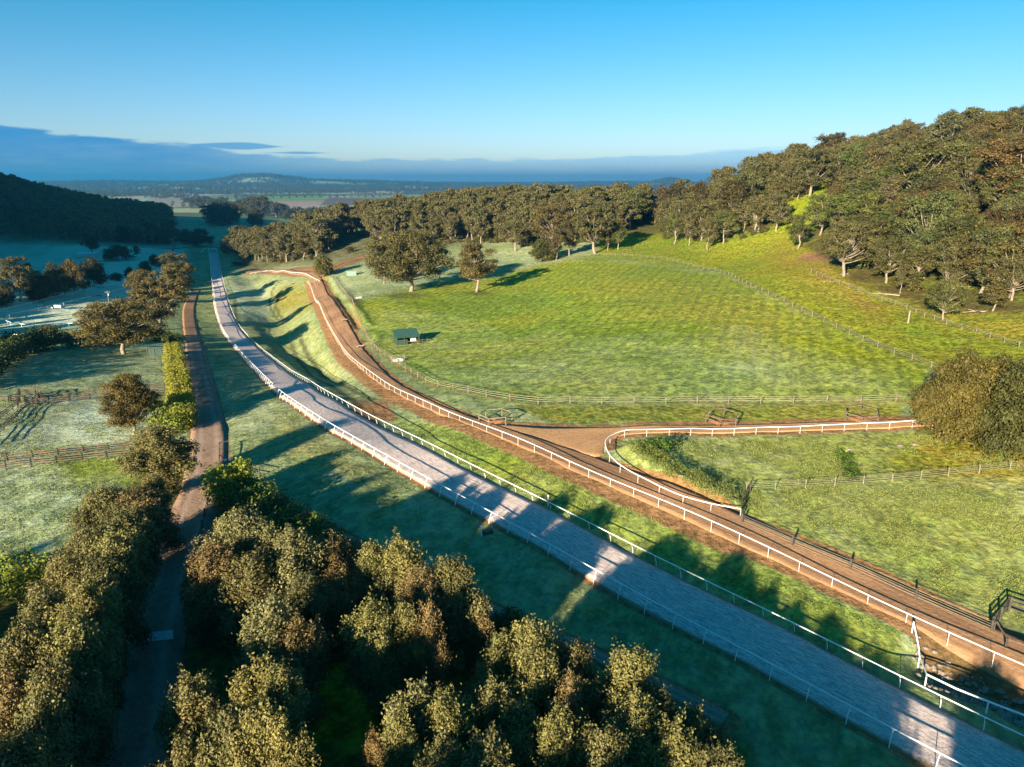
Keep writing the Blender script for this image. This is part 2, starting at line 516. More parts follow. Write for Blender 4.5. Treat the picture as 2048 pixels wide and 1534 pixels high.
def grass_nodes(k, pos):
    """colour and height of turf, driven by attributes painted on the ground mesh"""
    n_l = k.noise(pos, 0.022, 3)                 # tens of metres
    n_m = k.noise(pos, 0.16, 4, 0.6)             # metres
    n_s = k.noise(pos, 1.3, 5, 0.7)              # tufts
    n_t = k.noise(k.scale(k.rot(pos, 0.5), (1.0, 0.45, 1.0)), 0.75, 5, 0.65)
    c = k.mix(k.ramp(n_s, 0.38, 0.62), GRASS_A, GRASS_B)
    c = k.mix(k.ramp(n_m, 0.45, 0.75, 0.0, 0.35), c, (0.14, 0.15, 0.025))
    n_d = k.noise(pos, 0.85, 3, 0.6)
    c = k.mix(k.ramp(n_d, 0.36, 0.56, 0.55, 0.0), c, (0.022, 0.038, 0.008))
    lush = k.math('MULTIPLY', k.attr('lush'), k.ramp(n_l, 0.2, 0.6, 0.6, 1.0))
    c = k.mix(lush, c, k.mix(k.ramp(k.math('ADD', k.math('MULTIPLY', n_t, 0.6), k.math('MULTIPLY', n_s, 0.4)), 0.38, 0.60), k.mix(k.ramp(n_l, 0.4, 0.62), (0.075, 0.125, 0.006), (0.105, 0.130, 0.004)), k.mix(k.ramp(n_l, 0.4, 0.62), (0.285, 0.415, 0.024), (0.365, 0.405, 0.018))))
    dry = k.math('MULTIPLY', k.attr('dry'), k.ramp(k.math('ADD', n_m, k.math('MULTIPLY', n_s, 0.35)), 0.40, 0.78, 0.25, 1.0), clamp=True)
    c = k.mix(dry, c, k.mix(k.ramp(n_s, 0.4, 0.6), (0.150, 0.110, 0.010), (0.38, 0.29, 0.05)))
    c = k.mix(k.ramp(k.math('ADD', n_d, k.math('MULTIPLY', k.math('SUBTRACT', n_s, 0.5), 0.5)), 0.34, 0.56, 0.42, 0.0), c, (0.045, 0.062, 0.006))
    # mowing lines of the big paddock: curved passes a few metres apart
    w_ = k.n.new('ShaderNodeTexWave'); w_.wave_type = 'BANDS'; w_.bands_direction = 'X'
    w_.inputs['Scale'].default_value = 0.085; w_.inputs['Distortion'].default_value = 2.2; w_.inputs['Detail'].default_value = 2.0; w_.inputs['Detail Scale'].default_value = 0.25
    k.l.new(k.rot(pos, 0.35), w_.inputs['Vector'])
    mow = k.math('MULTIPLY', k.attr('mown'), k.ramp(w_.outputs['Fac'], 0.5, 0.95, 0.0, 0.30))
    c = k.mix(mow, c, (0.060, 0.095, 0.008))
    fr = k.attr('frost')
    fsum = k.math('ADD', k.math('MULTIPLY', n_t, 0.9), k.math('ADD', k.math('MULTIPLY', n_m, 0.5), k.math('MULTIPLY', n_l, 0.2)))
    fmask = k.math('MULTIPLY', fr, k.math('MAXIMUM', k.ramp(fsum, 0.64, 1.06, 0.36, 1.0), k.ramp(fr, 0.75, 1.0, 0.0, 0.85)), clamp=True)
    c = k.mix(fmask, c, FROST)
    h = k.math('ADD', k.math('MULTIPLY', n_s, 0.35), k.math('ADD', k.math('MULTIPLY', n_t, 0.9), k.math('MULTIPLY', n_m, 1.2)))
    return c, h, n_s, n_m, n_l


def mat_ground():
    m, nt, b = new_mat('grassland', 0.95, 0.08)
    k = N(nt); pos = k.pos()
    c, h, n_s, n_m, n_l = grass_nodes(k, pos)
    # bare orange earth
    dn = k.math('ADD', k.attr('dirt'), k.math('MULTIPLY', k.math('SUBTRACT', k.math('ADD', k.math('MULTIPLY', n_s, 0.6), k.math('MULTIPLY', n_m, 0.4)), 0.5), 1.1))
    dm = k.ramp(dn, 0.40, 0.62)
    dm = k.math('MULTIPLY', dm, k.ramp(k.attr('dirt'), 0.02, 0.12))
    e = k.mix(k.ramp(n_s, 0.35, 0.7), (0.185, 0.098, 0.042), (0.37, 0.205, 0.090))
    c = k.mix(dm, c, e)
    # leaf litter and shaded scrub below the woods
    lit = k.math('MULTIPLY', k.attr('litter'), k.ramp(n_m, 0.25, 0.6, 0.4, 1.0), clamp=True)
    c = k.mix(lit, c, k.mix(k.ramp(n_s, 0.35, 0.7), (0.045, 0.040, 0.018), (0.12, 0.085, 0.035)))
    # dark wet ruts
    rut = k.math('MULTIPLY', k.attr('rut'), k.ramp(n_s, 0.2, 0.6, 0.5, 1.0), clamp=True)
    c = k.mix(rut, c, (0.05, 0.05, 0.018))
    # ploughed or grazed fields far away
    t = k.n.new('ShaderNodeAttribute'); t.attribute_name = 'field'
    c = k.mix(t.outputs['Alpha'], c, k.mix(k.ramp(n_l, 0.3, 0.7, 0.0, 0.25), t.outputs['Color'], (0.10, 0.09, 0.06)))
    k.l.new(c, b.inputs['Base Color'])
    k.l.new(k.bump(h, 0.9, 0.55), b.inputs['Normal'])
    return m


# ------------------------------------------------------------------ ground sheet (polar grid round the camera)
def thetas():
    v = np.radians(47)
    a = np.linspace(-v, v, 520)
    b = np.linspace(v, 2 * math.pi - v, 76)[1:-1]
    return np.concatenate([a, b])


def radii():
    return np.concatenate([np.exp(np.linspace(math.log(3), math.log(28), 14, endpoint=False)),
                           np.exp(np.linspace(math.log(28), math.log(700), 640, endpoint=False)),
                           np.exp(np.linspace(math.log(700), math.log(17000), 190))])


TH, RR = thetas(), radii()
gx = np.outer(RR, np.sin(TH)); gy = np.outer(RR, np.cos(TH))
gz = height(gx, gy)
nr, nth = gx.shape


def mesh_from(name, verts, quads, smooth=True):
    me = bpy.data.meshes.new(name)
    verts = np.asarray(verts, np.float32); quads = np.asarray(quads, np.int32)
    me.vertices.add(len(verts)); me.vertices.foreach_set('co', verts.ravel())
    nq, w = quads.shape
    me.loops.add(nq * w); me.loops.foreach_set('vertex_index', quads.ravel())
    me.polygons.add(nq)
    me.polygons.foreach_set('loop_start', np.arange(0, nq * w, w, dtype=np.int32))
    me.polygons.foreach_set('use_smooth', np.full(nq, smooth, bool))
    me.update(calc_edges=True)
    return me


def fattr(me, name, data, domain='POINT', kind='FLOAT'):
    a = me.attributes.new(name, kind, domain)
    a.data.foreach_set('color' if kind == 'FLOAT_COLOR' else 'value', np.asarray(data, np.float32).ravel())


ii, jj = np.meshgrid(np.arange(nr - 1), np.arange(nth), indexing='ij')
j2 = (jj + 1) % nth
quads = np.stack([ii * nth + jj, (ii + 1) * nth + jj, (ii + 1) * nth + j2, ii * nth + j2], -1).reshape(-1, 4)[:, ::-1]
centre = nr * nth
gverts = np.vstack([np.stack([gx, gy, gz], -1).reshape(-1, 3)])
ground_me = mesh_from('ground', gverts, quads)
# close the hole round the foot of the camera with a small fan joined to the sheet
vx, vy, vz = gverts[:, 0], gverts[:, 1], gverts[:, 2]
PXv, PYv, DEP = project(vx, vy, vz)
front = (DEP > 1)
PXv = np.where(front, PXv, -9999.0); PYv = np.where(front, PYv, 9999.0)


def inside(px, py, poly):
    r = np.zeros(px.shape, bool)
    n = len(poly)
    for i in range(n):
        x1, y1 = poly[i]; x2, y2 = poly[(i + 1) % n]
        c = ((y1 > py) != (y2 > py)) & (px < (x2 - x1) * (py - y1) / ((y2 - y1) if y2 != y1 else 1e-9) + x1)
        r ^= c
    return r


def region(poly, soft=8.0, rmax=None, rmin=None):
    """Weight of ground vertices inside a survey outline, softened at its edge."""
    pl = np.array(poly, float)
    bb = np.where((PXv > pl[:, 0].min() - soft) & (PXv < pl[:, 0].max() + soft) & (PYv > pl[:, 1].min() - soft) & (PYv < pl[:, 1].max() + soft))[0]
    m = np.zeros(len(PXv), bool); m[bb] = inside(PXv[bb], PYv[bb], poly)
    d_, _ = dist_poly(PXv, PYv, list(poly) + [poly[0]], soft + 1)
    w = np.where(m, 0.5 + 0.5 * np.clip(d_ / soft, 0, 1), 0.5 - 0.5 * np.clip(d_ / soft, 0, 1))
    if rmax: w = w * (np.hypot(vx, vy) < rmax)
    if rmin: w = w * (np.hypot(vx, vy) > rmin)
    return w


def along(line, half, soft):
    d_, _ = dist_poly(vx, vy, line, half + soft + 1)
    return 1 - sstep(d_, half, half + soft)


R_ = np.hypot(vx, vy)
TH_ = np.arctan2(vx, vy)
nz = vnoise(vx / 23, vy / 23, 21) * 0.5 + vnoise(vx / 9, vy / 9, 22) * 0.5
lush = np.full(len(vx), 0.25); frost = np.full(len(vx), 0.36); dry = np.full(len(vx), 0.15)
mown = np.zeros(len(vx)); dirt = np.zeros(len(vx)); litter = np.zeros(len(vx)); rut = np.zeros(len(vx))
frost[R_ > 500] = 0.45


def blend(a, w, v): a[:] = a * (1 - w) + v * w


# the big paddock
w = region([(700,600),(860,560),(1190,512),(1450,545),(1610,625),(1860,735),(1840,800),(1060,806),(860,768),(770,712)], 10); blend(mown, w, 1.0)
blend(lush, w, 1.0); blend(dry, w, 0.12); blend(frost, w, 0.04)
w = region([(1100,700),(1500,690),(1800,760),(1830,800),(1060,805),(860,765)], 45); blend(frost, w, 0.25); blend(lush, w, 0.9)
w = region([(720,640),(800,600),(1000,700),(900,780),(770,715)], 40); blend(frost, w, 0.16)
w = region([(1150,530),(1500,560),(1650,660),(1500,700),(1250,620)], 40); blend(dry, w, 0.5)
# slope above the paddock
w = region([(1190,300),(2500,20),(2500,760),(1860,735),(1600,620),(1450,545),(1195,508)], 8, 800); blend(frost, w, 0.0); blend(lush, w, 0.7)
w = region([(1200,505),(1570,465),(1640,550),(2100,640),(2100,780),(1860,730),(1600,618),(1450,542)], 8)
blend(lush, w, 0.85); blend(dry, w, 0.42); blend(frost, w, 0.0)
w = region([(1560,490),(1650,500),(1700,560),(1830,620),(1740,640),(1620,570),(1530,520)], 22); blend(dry, w, 1.0); blend(dirt, w, 0.42)
w = region([(1640,545),(1760,590),(1900,650),(2100,700),(2100,630),(1900,600),(1700,530)], 20); blend(dry, w, 0.85)
# strip along the track, before the fence
w = region([(1030,812),(1800,808),(1800,846),(1100,846)], 5); blend(dry, w, 0.55); blend(lush, w, 0.6); blend(frost, w, 0.05)
# beyond the paddock fence
w = region([(665,550),(760,515),(1000,500),(1180,500),(1000,550),(830,575),(720,598),(690,590)], 8); blend(frost, w, 0.5); blend(lush, w, 0.5)
w = region([(1240,480),(1340,440),(1340,500),(1200,505)], 10); blend(lush, w, 0.9); blend(frost, w, 0.0)
w = region([(1580,370),(1680,350),(1690,430),(1560,450)], 12, 700); blend(lush, w, 0.9); blend(frost, w, 0.0)
# field inside the hairpin and below it
w = region([(1215,880),(1860,860),(2100,900),(2100,1280),(1700,1120),(1480,1030),(1260,945)], 8)
blend(frost, w, 0.20); blend(lush, w, 0.75); blend(dry, w, 0.4)
w = region([(1850,860),(2100,850),(2100,990),(1900,960),(1780,930)], 25); blend(dry, w, 1.0); blend(frost, w, 0.0); blend(dirt, w, 0.35)
w = region([(1700,1000),(2100,960),(2100,1080),(1800,1090)], 30); blend(lush, w, 0.8); blend(dry, w, 0.5); blend(frost, w, 0.18)
w = region([(1270,900),(1330,905),(1480,1000),(1460,1020),(1330,970)], 12); blend(lush, w, 1.0); blend(frost, w, 0.35); blend(dry, w, 0.0)
# strip between the two tracks
w = region([(760,830),(900,850),(1500,1110),(1800,1260),(1800,1350),(1300,1120),(850,890)], 10); blend(lush, w, 0.8); blend(frost, w, 0.15); blend(dry, w, 0.15)
w = region([(500,545),(610,560),(650,700),(740,800),(700,800),(560,700),(500,600)], 14); blend(dry, w, 0.35); blend(frost, w, 0.35); blend(lush, w, 0.55)
w = region([(535,590),(625,570),(635,615),(560,625)], 12); blend(dry, w, 0.9); blend(frost, w, 0.1)
w = region([(455,560),(540,580),(540,640),(480,640)], 12); blend(frost, w, 0.75)
w = region([(470,640),(560,640),(620,790),(560,740)], 14); blend(dry, w, 0.55); blend(frost, w, 0.35)
# verge left of the grey track
w = region([(430,640),(480,740),(640,870),(900,1020),(1200,1200),(1000,1190),(700,1060),(430,900),(412,700)], 14); blend(frost, w, 0.42); blend(lush, w, 0.3)
w = region([(560,830),(640,860),(780,960),(640,950),(560,900)], 22); blend(dry, w, 0.75); blend(frost, w, 0.25)
w = region([(395,590),(425,580),(436,660),(405,660)], 8); blend(dry, w, 0.4); blend(lush, w, 0.8)
# left paddocks
w = region([(-60,800),(250,785),(330,860),(250,900),(-60,920)], 10); blend(frost, w, 0.85)
w = region([(-60,930),(250,905),(230,1000),(100,1130),(-60,1180)], 10); blend(frost, w, 0.70); blend(lush, w, 0.55)
w = region([(60,900),(260,900),(270,960),(150,970)], 22); blend(lush, w, 0.85); blend(frost, w, 0.15)
w = region([(-60,720),(340,690),(340,780),(-60,800)], 12); blend(frost, w, 0.5)
w = region([(-60,560),(280,560),(300,650),(-60,670)], 10); blend(frost, w, 1.0)
w = region([(-60,478),(380,490),(360,560),(-60,600)], 10); blend(frost, w, 1.0)
w = region([(330,410),(600,410),(520,490),(380,495)], 10, 2000); blend(frost, w, 0.6)
# the green floor of the plantation in the foreground
w = region([(560,1290),(800,1290),(800,1600),(500,1600)], 30); blend(lush, w, 1.0); blend(frost, w, 0.0); blend(dry, w, 0.0)
w = region([(395,985),(450,985),(470,1100),(400,1120)], 10); blend(lush, w, 0.9); blend(frost, w, 0.05)
# bare earth
blend(dirt, along(dL, 0.8, 1.5), 0.8)
blend(dirt, along(dR, 0.6, 1.0), 0.85)
w = along(dR[170:312], 2.4, 1.0) * (dist_poly(vx, vy, dR, 12)[1] < 0); blend(dirt, w, 0.62); blend(frost, w, 0.0)
w = along(dL[150:312], 1.2, 2.8) * (dist_poly(vx, vy, dL, 12)[1] > 0); dirt[:] = np.maximum(dirt, w * 0.75)
w = along(dL[30:170], 1.8, 2.4) * (dist_poly(vx, vy, dL, 12)[1] > 0); dirt[:] = np.maximum(dirt, w * 0.72)
w = region([(700,800),(770,800),(800,840),(750,850),(700,830)], 14); blend(dirt, w, 0.9)
w = region([(500,540),(640,530),(650,560),(600,556),(500,548)], 5); blend(dirt, w, 0.7)
w = region([(640,535),(700,515),(780,498),(780,508),(700,530),(650,548)], 4); blend(dirt, w, 0.8)
dirt[:] = np.maximum(dirt, along(bN, 1.0, 2.2) * 0.62)
dirt[:] = np.maximum(dirt, along(bS[8:], 0.8, 1.2) * 0.7)
dirt[:] = np.maximum(dirt, along(rC, 2.3, 1.6) * 0.75)
dirt[:] = np.maximum(dirt, along(r2C, 0.9, 0.9) * 0.8)
dirt[:] = np.maximum(dirt, along(farroad, 2.5, 3) * 0.8)
w = region([(400,905),(455,900),(470,950),(400,985)], 8); blend(dirt, w, 0.8)
dirt[:] = np.maximum(dirt, along(gL, 0.45, 0.6) * 0.75)
dirt[:] = np.maximum(dirt, along(pad1, 0.3, 0.7) * 0.55)
w = region([(1820,1255),(1860,1270),(2060,1345),(2200,1400),(2200,1470),(2048,1425),(1850,1350)], 8); blend(dirt, w, 0.7); blend(litter, w, 0.7)
w = region([(1485,1035),(1700,1130),(1990,1265),(2048,1290),(2048,1300),(1690,1145),(1480,1050)], 6); dirt[:] = np.maximum(dirt, w * 0.55); blend(litter, w * 0.5, 0.6)
w = region([(1380,1000),(1480,1020),(1500,1050),(1400,1015)], 6); dirt[:] = np.maximum(dirt, w * 0.5)
for (cx, cy, a, b_) in ((990,842,38,9),(1445,842,34,9),(1722,836,34,10),(812,592,40,6),(955,586,28,5),(1265,575,0.1,0.1),(1640,515,60,12),(700,602,30,4)):
    e = ((PXv - cx) / a) ** 2 + ((PYv - cy) / b_) ** 2
    (litter if a < 32 or cx == 812 else dirt)[:] = np.maximum(litter if a < 32 or cx == 812 else dirt, (1 - sstep(e, 0.2, 1.6)) * 0.65)
# woodland floor
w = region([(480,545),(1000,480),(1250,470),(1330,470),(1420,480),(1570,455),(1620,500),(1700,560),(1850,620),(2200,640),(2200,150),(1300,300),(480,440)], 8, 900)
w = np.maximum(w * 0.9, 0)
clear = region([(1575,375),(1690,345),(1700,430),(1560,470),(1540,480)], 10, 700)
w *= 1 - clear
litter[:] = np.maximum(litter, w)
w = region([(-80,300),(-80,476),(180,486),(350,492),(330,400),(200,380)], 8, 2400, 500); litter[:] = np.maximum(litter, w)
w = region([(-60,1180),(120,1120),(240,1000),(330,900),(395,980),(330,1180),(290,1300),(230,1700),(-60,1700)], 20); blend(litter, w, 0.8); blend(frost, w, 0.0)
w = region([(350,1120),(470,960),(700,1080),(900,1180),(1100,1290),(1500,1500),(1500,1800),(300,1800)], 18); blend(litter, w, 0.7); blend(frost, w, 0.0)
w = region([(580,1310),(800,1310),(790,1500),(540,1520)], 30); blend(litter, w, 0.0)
# wheel ruts in the gully
for pl in ([(560,560),(545,575),(540,600),(548,622),(562,634)], [(590,566),(560,580),(552,600),(556,618),(568,632)],
           [(600,668),(620,705),(645,735),(690,765),(745,800)], [(580,672),(598,710),(630,750),(690,790),(720,815)],
           [(470,600),(475,640),(500,690),(560,745),(640,805)]):
    rut[:] = np.maximum(rut, along(catmull(G(pl), 1.0), 0.35, 0.6) * 0.8)
for pl in ([(130,810),(95,850),(60,900)], [(100,805),(60,850),(20,900)], [(160,800),(120,850),(90,900)]):
    rut[:] = np.maximum(rut, along(catmull(G(pl), 1.0), 0.9, 1.6) * 0.35)
# fields of the plain
field = np.zeros((len(vx), 4))


def paint(poly, c, a=0.9, rmin=1400, soft=1.5):
    w = region(poly, soft, None, rmin)[:, None] * a
    field[:, :3] = np.where(w > 0, (field[:, :3] * field[:, 3:] * (1 - w) + np.array(c) * w) / np.maximum(field[:, 3:] * (1 - w) + w, 1e-6), field[:, :3])
    field[:, 3:] = np.maximum(field[:, 3:], w)


paint([(-300,370),(2400,370),(2400,460),(-300,460)], (0.07, 0.10, 0.035), 0.9, 1700, 1)
paint([(-400,330),(2400,330),(2400,389),(-400,389)], (0.04, 0.055, 0.03), 0.95, 4500, 1)
_ci = np.floor(vx / 420 + 0.35 * np.sin(vy / 900)).astype(int); _cj = np.floor(vy / 650).astype(int)
_h = ((_ci * 7349 + _cj * 9151) % 97) / 97.0
_pal = np.array([(0.18, 0.28, 0.09), (0.32, 0.35, 0.20), (0.38, 0.31, 0.23), (0.28, 0.36, 0.22), (0.07, 0.09, 0.04), (0.33, 0.33, 0.25), (0.12, 0.10, 0.08)])
_m = (R_ > 2300) & (R_ < 11500) & (np.abs(TH_) < 0.8) & (_h > np.interp(R_, [2300, 5000, 11000], [0.1, 0.35, 0.6]))
field[_m, :3] = _pal[(_h[_m] * 691).astype(int) % 7]; field[_m, 3] = 0.85
paint([(410,402),(540,400),(620,408),(640,420),(520,425),(420,415)], (0.30, 0.30, 0.28))
paint([(440,405),(490,402),(760,400),(740,412),(640,418),(430,412)], (0.36, 0.22, 0.17))
paint([(430,409),(620,411),(760,420),(600,432),(430,420)], (0.30, 0.27, 0.27))
paint([(500,393),(650,391),(655,401),(470,404)], (0.13, 0.24, 0.045))
paint([(330,393),(480,391),(470,398),(340,402)], (0.14, 0.20, 0.07))
paint([(655,395),(830,396),(840,410),(640,411)], (0.085, 0.055, 0.055))
paint([(640,411),(780,411),(700,432),(600,432)], (0.28, 0.36, 0.27))
paint([(560,436),(680,432),(620,452),(560,452)], (0.12, 0.19, 0.08))
paint([(700,388),(960,390),(950,396),(700,396)], (0.18, 0.24, 0.10))
paint([(290,392),(380,396),(420,412),(330,414)], (0.26, 0.22, 0.18))

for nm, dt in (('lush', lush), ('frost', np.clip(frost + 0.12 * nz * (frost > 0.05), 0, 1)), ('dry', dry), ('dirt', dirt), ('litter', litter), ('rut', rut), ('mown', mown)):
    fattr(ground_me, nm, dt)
fattr(ground_me, 'field', field, kind='FLOAT_COLOR')


def link(o, parent=None):
    col.objects.link(o)
    if parent is not None: o.parent = parent
    return o


def tag(o, label=None, cat=None, group=None, kind=None):
    if label: o['label'] = label
    if cat: o['category'] = cat
    if group: o['group'] = group
    if kind: o['kind'] = kind
    return o


ground = link(bpy.data.objects.new('ground', ground_me))
ground_me.materials.append(mat_ground())
tag(ground, 'frosted green grassland of the valley and its hills', kind='structure')


# ------------------------------------------------------------------ tracks and roads
def ribbon(name, L, Rr, mat, lift, ncross=9, skirt=0.5, label=None, ragged=0.0):
    n = len(L)
    t = np.linspace(0, 1, ncross)
    X = L[:, None, 0] * (1 - t) + Rr[:, None, 0] * t
    Y = L[:, None, 1] * (1 - t) + Rr[:, None, 1] * t
    if ragged:
        jag = vnoise(np.arange(n) * 0.35, np.zeros(n), 3) * ragged
        X[:, 0] += jag; X[:, -1] -= jag
    Z = height(X, Y)
    # even cross profile: the bed is graded
    zl = (Z[:, :1] * (1 - t) + Z[:, -1:] * t)
    Z = np.maximum(0.5 * (Z + zl), Z) + lift
    if n > 60:
        Zs = smooth(Z, 3.0); Z = np.maximum(Zs, Z - 0.02)
    V = np.stack([X, Y, Z], -1).reshape(-1, 3)
    i, j = np.meshgrid(np.arange(n - 1), np.arange(ncross - 1), indexing='ij')
    a = i * ncross + j
    q = np.stack([a, a + 1, a + ncross + 1, a + ncross], -1).reshape(-1, 4)
    nv = len(V); V0 = V.reshape(n, ncross, 3).copy()
    for side, c0 in ((0, 0), (1, ncross - 1)):     # skirts down into the ground
        s = V0[:, c0].copy(); s[:, 2] -= skirt
        base = nv + side * n
        V = np.vstack([V, s])
        k = np.arange(n - 1)
        e = k * ncross + c0
        qq = np.stack([e, e + ncross, base + k + 1, base + k], -1)
        q = np.vstack([q, qq if side == 0 else qq[:, ::-1]])
    me = mesh_from(name, V, q)
    s = np.concatenate([[0], np.cumsum(np.linalg.norm(np.diff((L + Rr) / 2, axis=0), axis=1))])
    u = np.concatenate([np.tile(t, n), np.zeros(n), np.ones(n)])
    v = np.concatenate([np.repeat(s, ncross), s, s])
    fattr(me, 'across', u); fattr(me, 'along', v)
    me.materials.append(mat)
    o = link(bpy.data.objects.new(name, me))
    tag(o, label, kind='structure')
    return o


def uvvec(k, su, sv):
    n = k.n.new('ShaderNodeCombineXYZ')
    k.l.new(k.math('MULTIPLY', k.attr('across'), su), n.inputs[0])
    k.l.new(k.math('MULTIPLY', k.attr('along'), sv), n.inputs[1])
    return n.outputs[0]


def mat_grey_track():
    m, nt, b = new_mat('harrowed_grey_sand', 0.95, 0.1)
    k = N(nt); pos = k.pos()
    fine = k.noise(uvvec(k, 36, 0.75), 1.0, 5, 0.75)          # harrow marks
    rip = k.noise(uvvec(k, 14, 2.0), 1.0, 3, 0.6)
    big = k.noise(uvvec(k, 4, 0.05), 1.0, 3)
    sp = k.noise(pos, 5.5, 4, 0.75)
    c = k.mix(k.ramp(fine, 0.38, 0.62), (0.40, 0.315, 0.28), (0.76, 0.63, 0.585))
    c = k.mix(k.ramp(big, 0.35, 0.75, 0.0, 0.45), c, (0.52, 0.43, 0.37))
    c = k.mix(k.ramp(sp, 0.48, 0.66, 0.0, 0.55), c, (0.17, 0.145, 0.13))
    edge = k.math('ABSOLUTE', k.math('SUBTRACT', k.attr('across'), 0.5))
    c = k.mix(k.ramp(k.math('ADD', edge, k.math('MULTIPLY', sp, 0.06)), 0.475, 0.530, 0.0, 0.85), c, (0.24, 0.15, 0.08))
    k.l.new(c, b.inputs['Base Color'])
    h = k.math('ADD', k.math('MULTIPLY', fine, 0.5), k.math('ADD', k.math('MULTIPLY', rip, 0.6), k.math('MULTIPLY', sp, 0.4)))
    k.l.new(k.bump(h, 0.9, 0.10), b.inputs['Normal'])
    return m


def mat_dirt_track(light=False):
    m, nt, b = new_mat('red_brown_dirt', 0.95, 0.08)
    k = N(nt); pos = k.pos()
    st = k.noise(uvvec(k, 15, 0.05), 1.0, 4, 0.6)
    sp = k.noise(pos, 2.2, 5, 0.7)
    bg = k.noise(pos, 0.11, 3)
    c = k.mix(k.ramp(st, 0.3, 0.7), (0.165, 0.092, 0.050), (0.34, 0.200, 0.115))
    c = k.mix(k.ramp(bg, 0.35, 0.7, 0.0, 0.6), c, (0.40, 0.225, 0.115))
    c = k.mix(k.ramp(sp, 0.4, 0.7, 0.0, 0.4), c, (0.12, 0.062, 0.034))
    if light: c = k.mix(0.6, c, k.mix(k.ramp(sp, 0.35, 0.65), (0.42, 0.225, 0.10), (0.58, 0.34, 0.165)))
    k.l.new(c, b.inputs['Base Color'])
    h = k.math('ADD', k.math('MULTIPLY', st, 0.5), sp)
    k.l.new(k.bump(h, 0.7, 0.15), b.inputs['Normal'])
    return m


def mat_gravel_road():
    m, nt, b = new_mat('gravel_road', 0.95, 0.08)
    k = N(nt); pos = k.pos()
    a = k.attr('across')
    wheel = k.math('ABSOLUTE', k.math('SUBTRACT', k.math('ABSOLUTE', k.math('SUBTRACT', a, 0.5)), 0.22))
    sp = k.noise(pos, 2.6, 5, 0.75)
    bg = k.noise(pos, 0.3, 3)
    c = k.mix(k.ramp(sp, 0.3, 0.7), (0.20, 0.125, 0.085), (0.34, 0.23, 0.165))
    c = k.mix(k.ramp(k.math('ADD', wheel, k.math('MULTIPLY', bg, 0.08)), 0.04, 0.16, 0.55, 0.0), c, (0.40, 0.29, 0.22))
    c = k.mix(k.ramp(bg, 0.5, 0.75, 0.0, 0.6), c, (0.13, 0.08, 0.05))
    c = k.mix(k.ramp(k.attr('along'), 190, 270, 0.0, 0.8), c, k.mix(k.ramp(sp, 0.35, 0.65), (0.24, 0.125, 0.06), (0.42, 0.235, 0.12)))
    k.l.new(c, b.inputs['Base Color'])
    k.l.new(k.bump(sp, 0.7, 0.12), b.inputs['Normal'])
    return m


M_GREY, M_DIRT, M_GRAV = mat_grey_track(), mat_dirt_track(), mat_gravel_road()
M_DIRTL = mat_dirt_track(True)
ribbon('training_track', gL, gR, M_GREY, 0.10, 9, 0.6, 'grey harrowed sand gallop track between white rails')
ribbon('dirt_track', dL, dR, M_DIRT, 0.10, 9, 0.5, 'red-brown dirt track curving round the paddock', 0.25)


def road_from_centre(name, C_, half, mat, lift, label, ragged=0.2):
    C_ = resample(C_, max(12, int(length(C_) / 2.0)))
    d_ = np.gradient(C_, axis=0); d_ /= np.linalg.norm(d_, axis=1)[:, None] + 1e-9
    nrm = np.column_stack([-d_[:, 1], d_[:, 0]])
    h = half if np.ndim(half) else np.full(len(C_), half)
    return ribbon(name, C_ + nrm * h[:, None], C_ - nrm * h[:, None], mat, lift, 7, 0.4, label, ragged)


road_from_centre('dirt_track_spur', d2C, 3.0, M_DIRT, 0.09, 'far end of the dirt track turning behind the gully')
road_from_centre('dirt_track_branch', d3C, 2.2, M_DIRT, 0.085, 'pale dirt lane climbing into the trees')
bS2 = resample(bS, 90); bN2 = resample(bN, 90)
# junction apron: between the dirt track's right edge and the hairpin rail
def apron():
    N_ = 90
    a = resample(catmull(G([(960,845),(1060,852),(1150,855),(1240,855),(1400,851),(1600,846),(1800,839),(1900,836),(2010,830)]), 1.0), N_)
    b_ = resample(catmull(G([(1090,888),(1150,902),(1190,915),(1213,898),(1225,880),(1260,869),(1400,867),(1600,862),(1800,855),(1900,850),(2010,845)]), 1.0), N_)
    ribbon('hairpin_track', a, b_, M_DIRTL, 0.07, 9, 0.4, 'orange dirt branch track leaving the junction along the paddock', 0.15)
apron()
road_from_centre('farm_road', rC, 2.6, M_GRAV, 0.09, 'shaded gravel farm road running between the tree rows')
road_from_centre('footpath', r2C, 0.8, M_GRAV, 0.08, 'narrow dirt path along the hedge below the gallop', 0.1)
road_from_centre('valley_road', farroad, 2.5, M_GRAV, 0.12, 'pale road crossing the far end of the gallop')
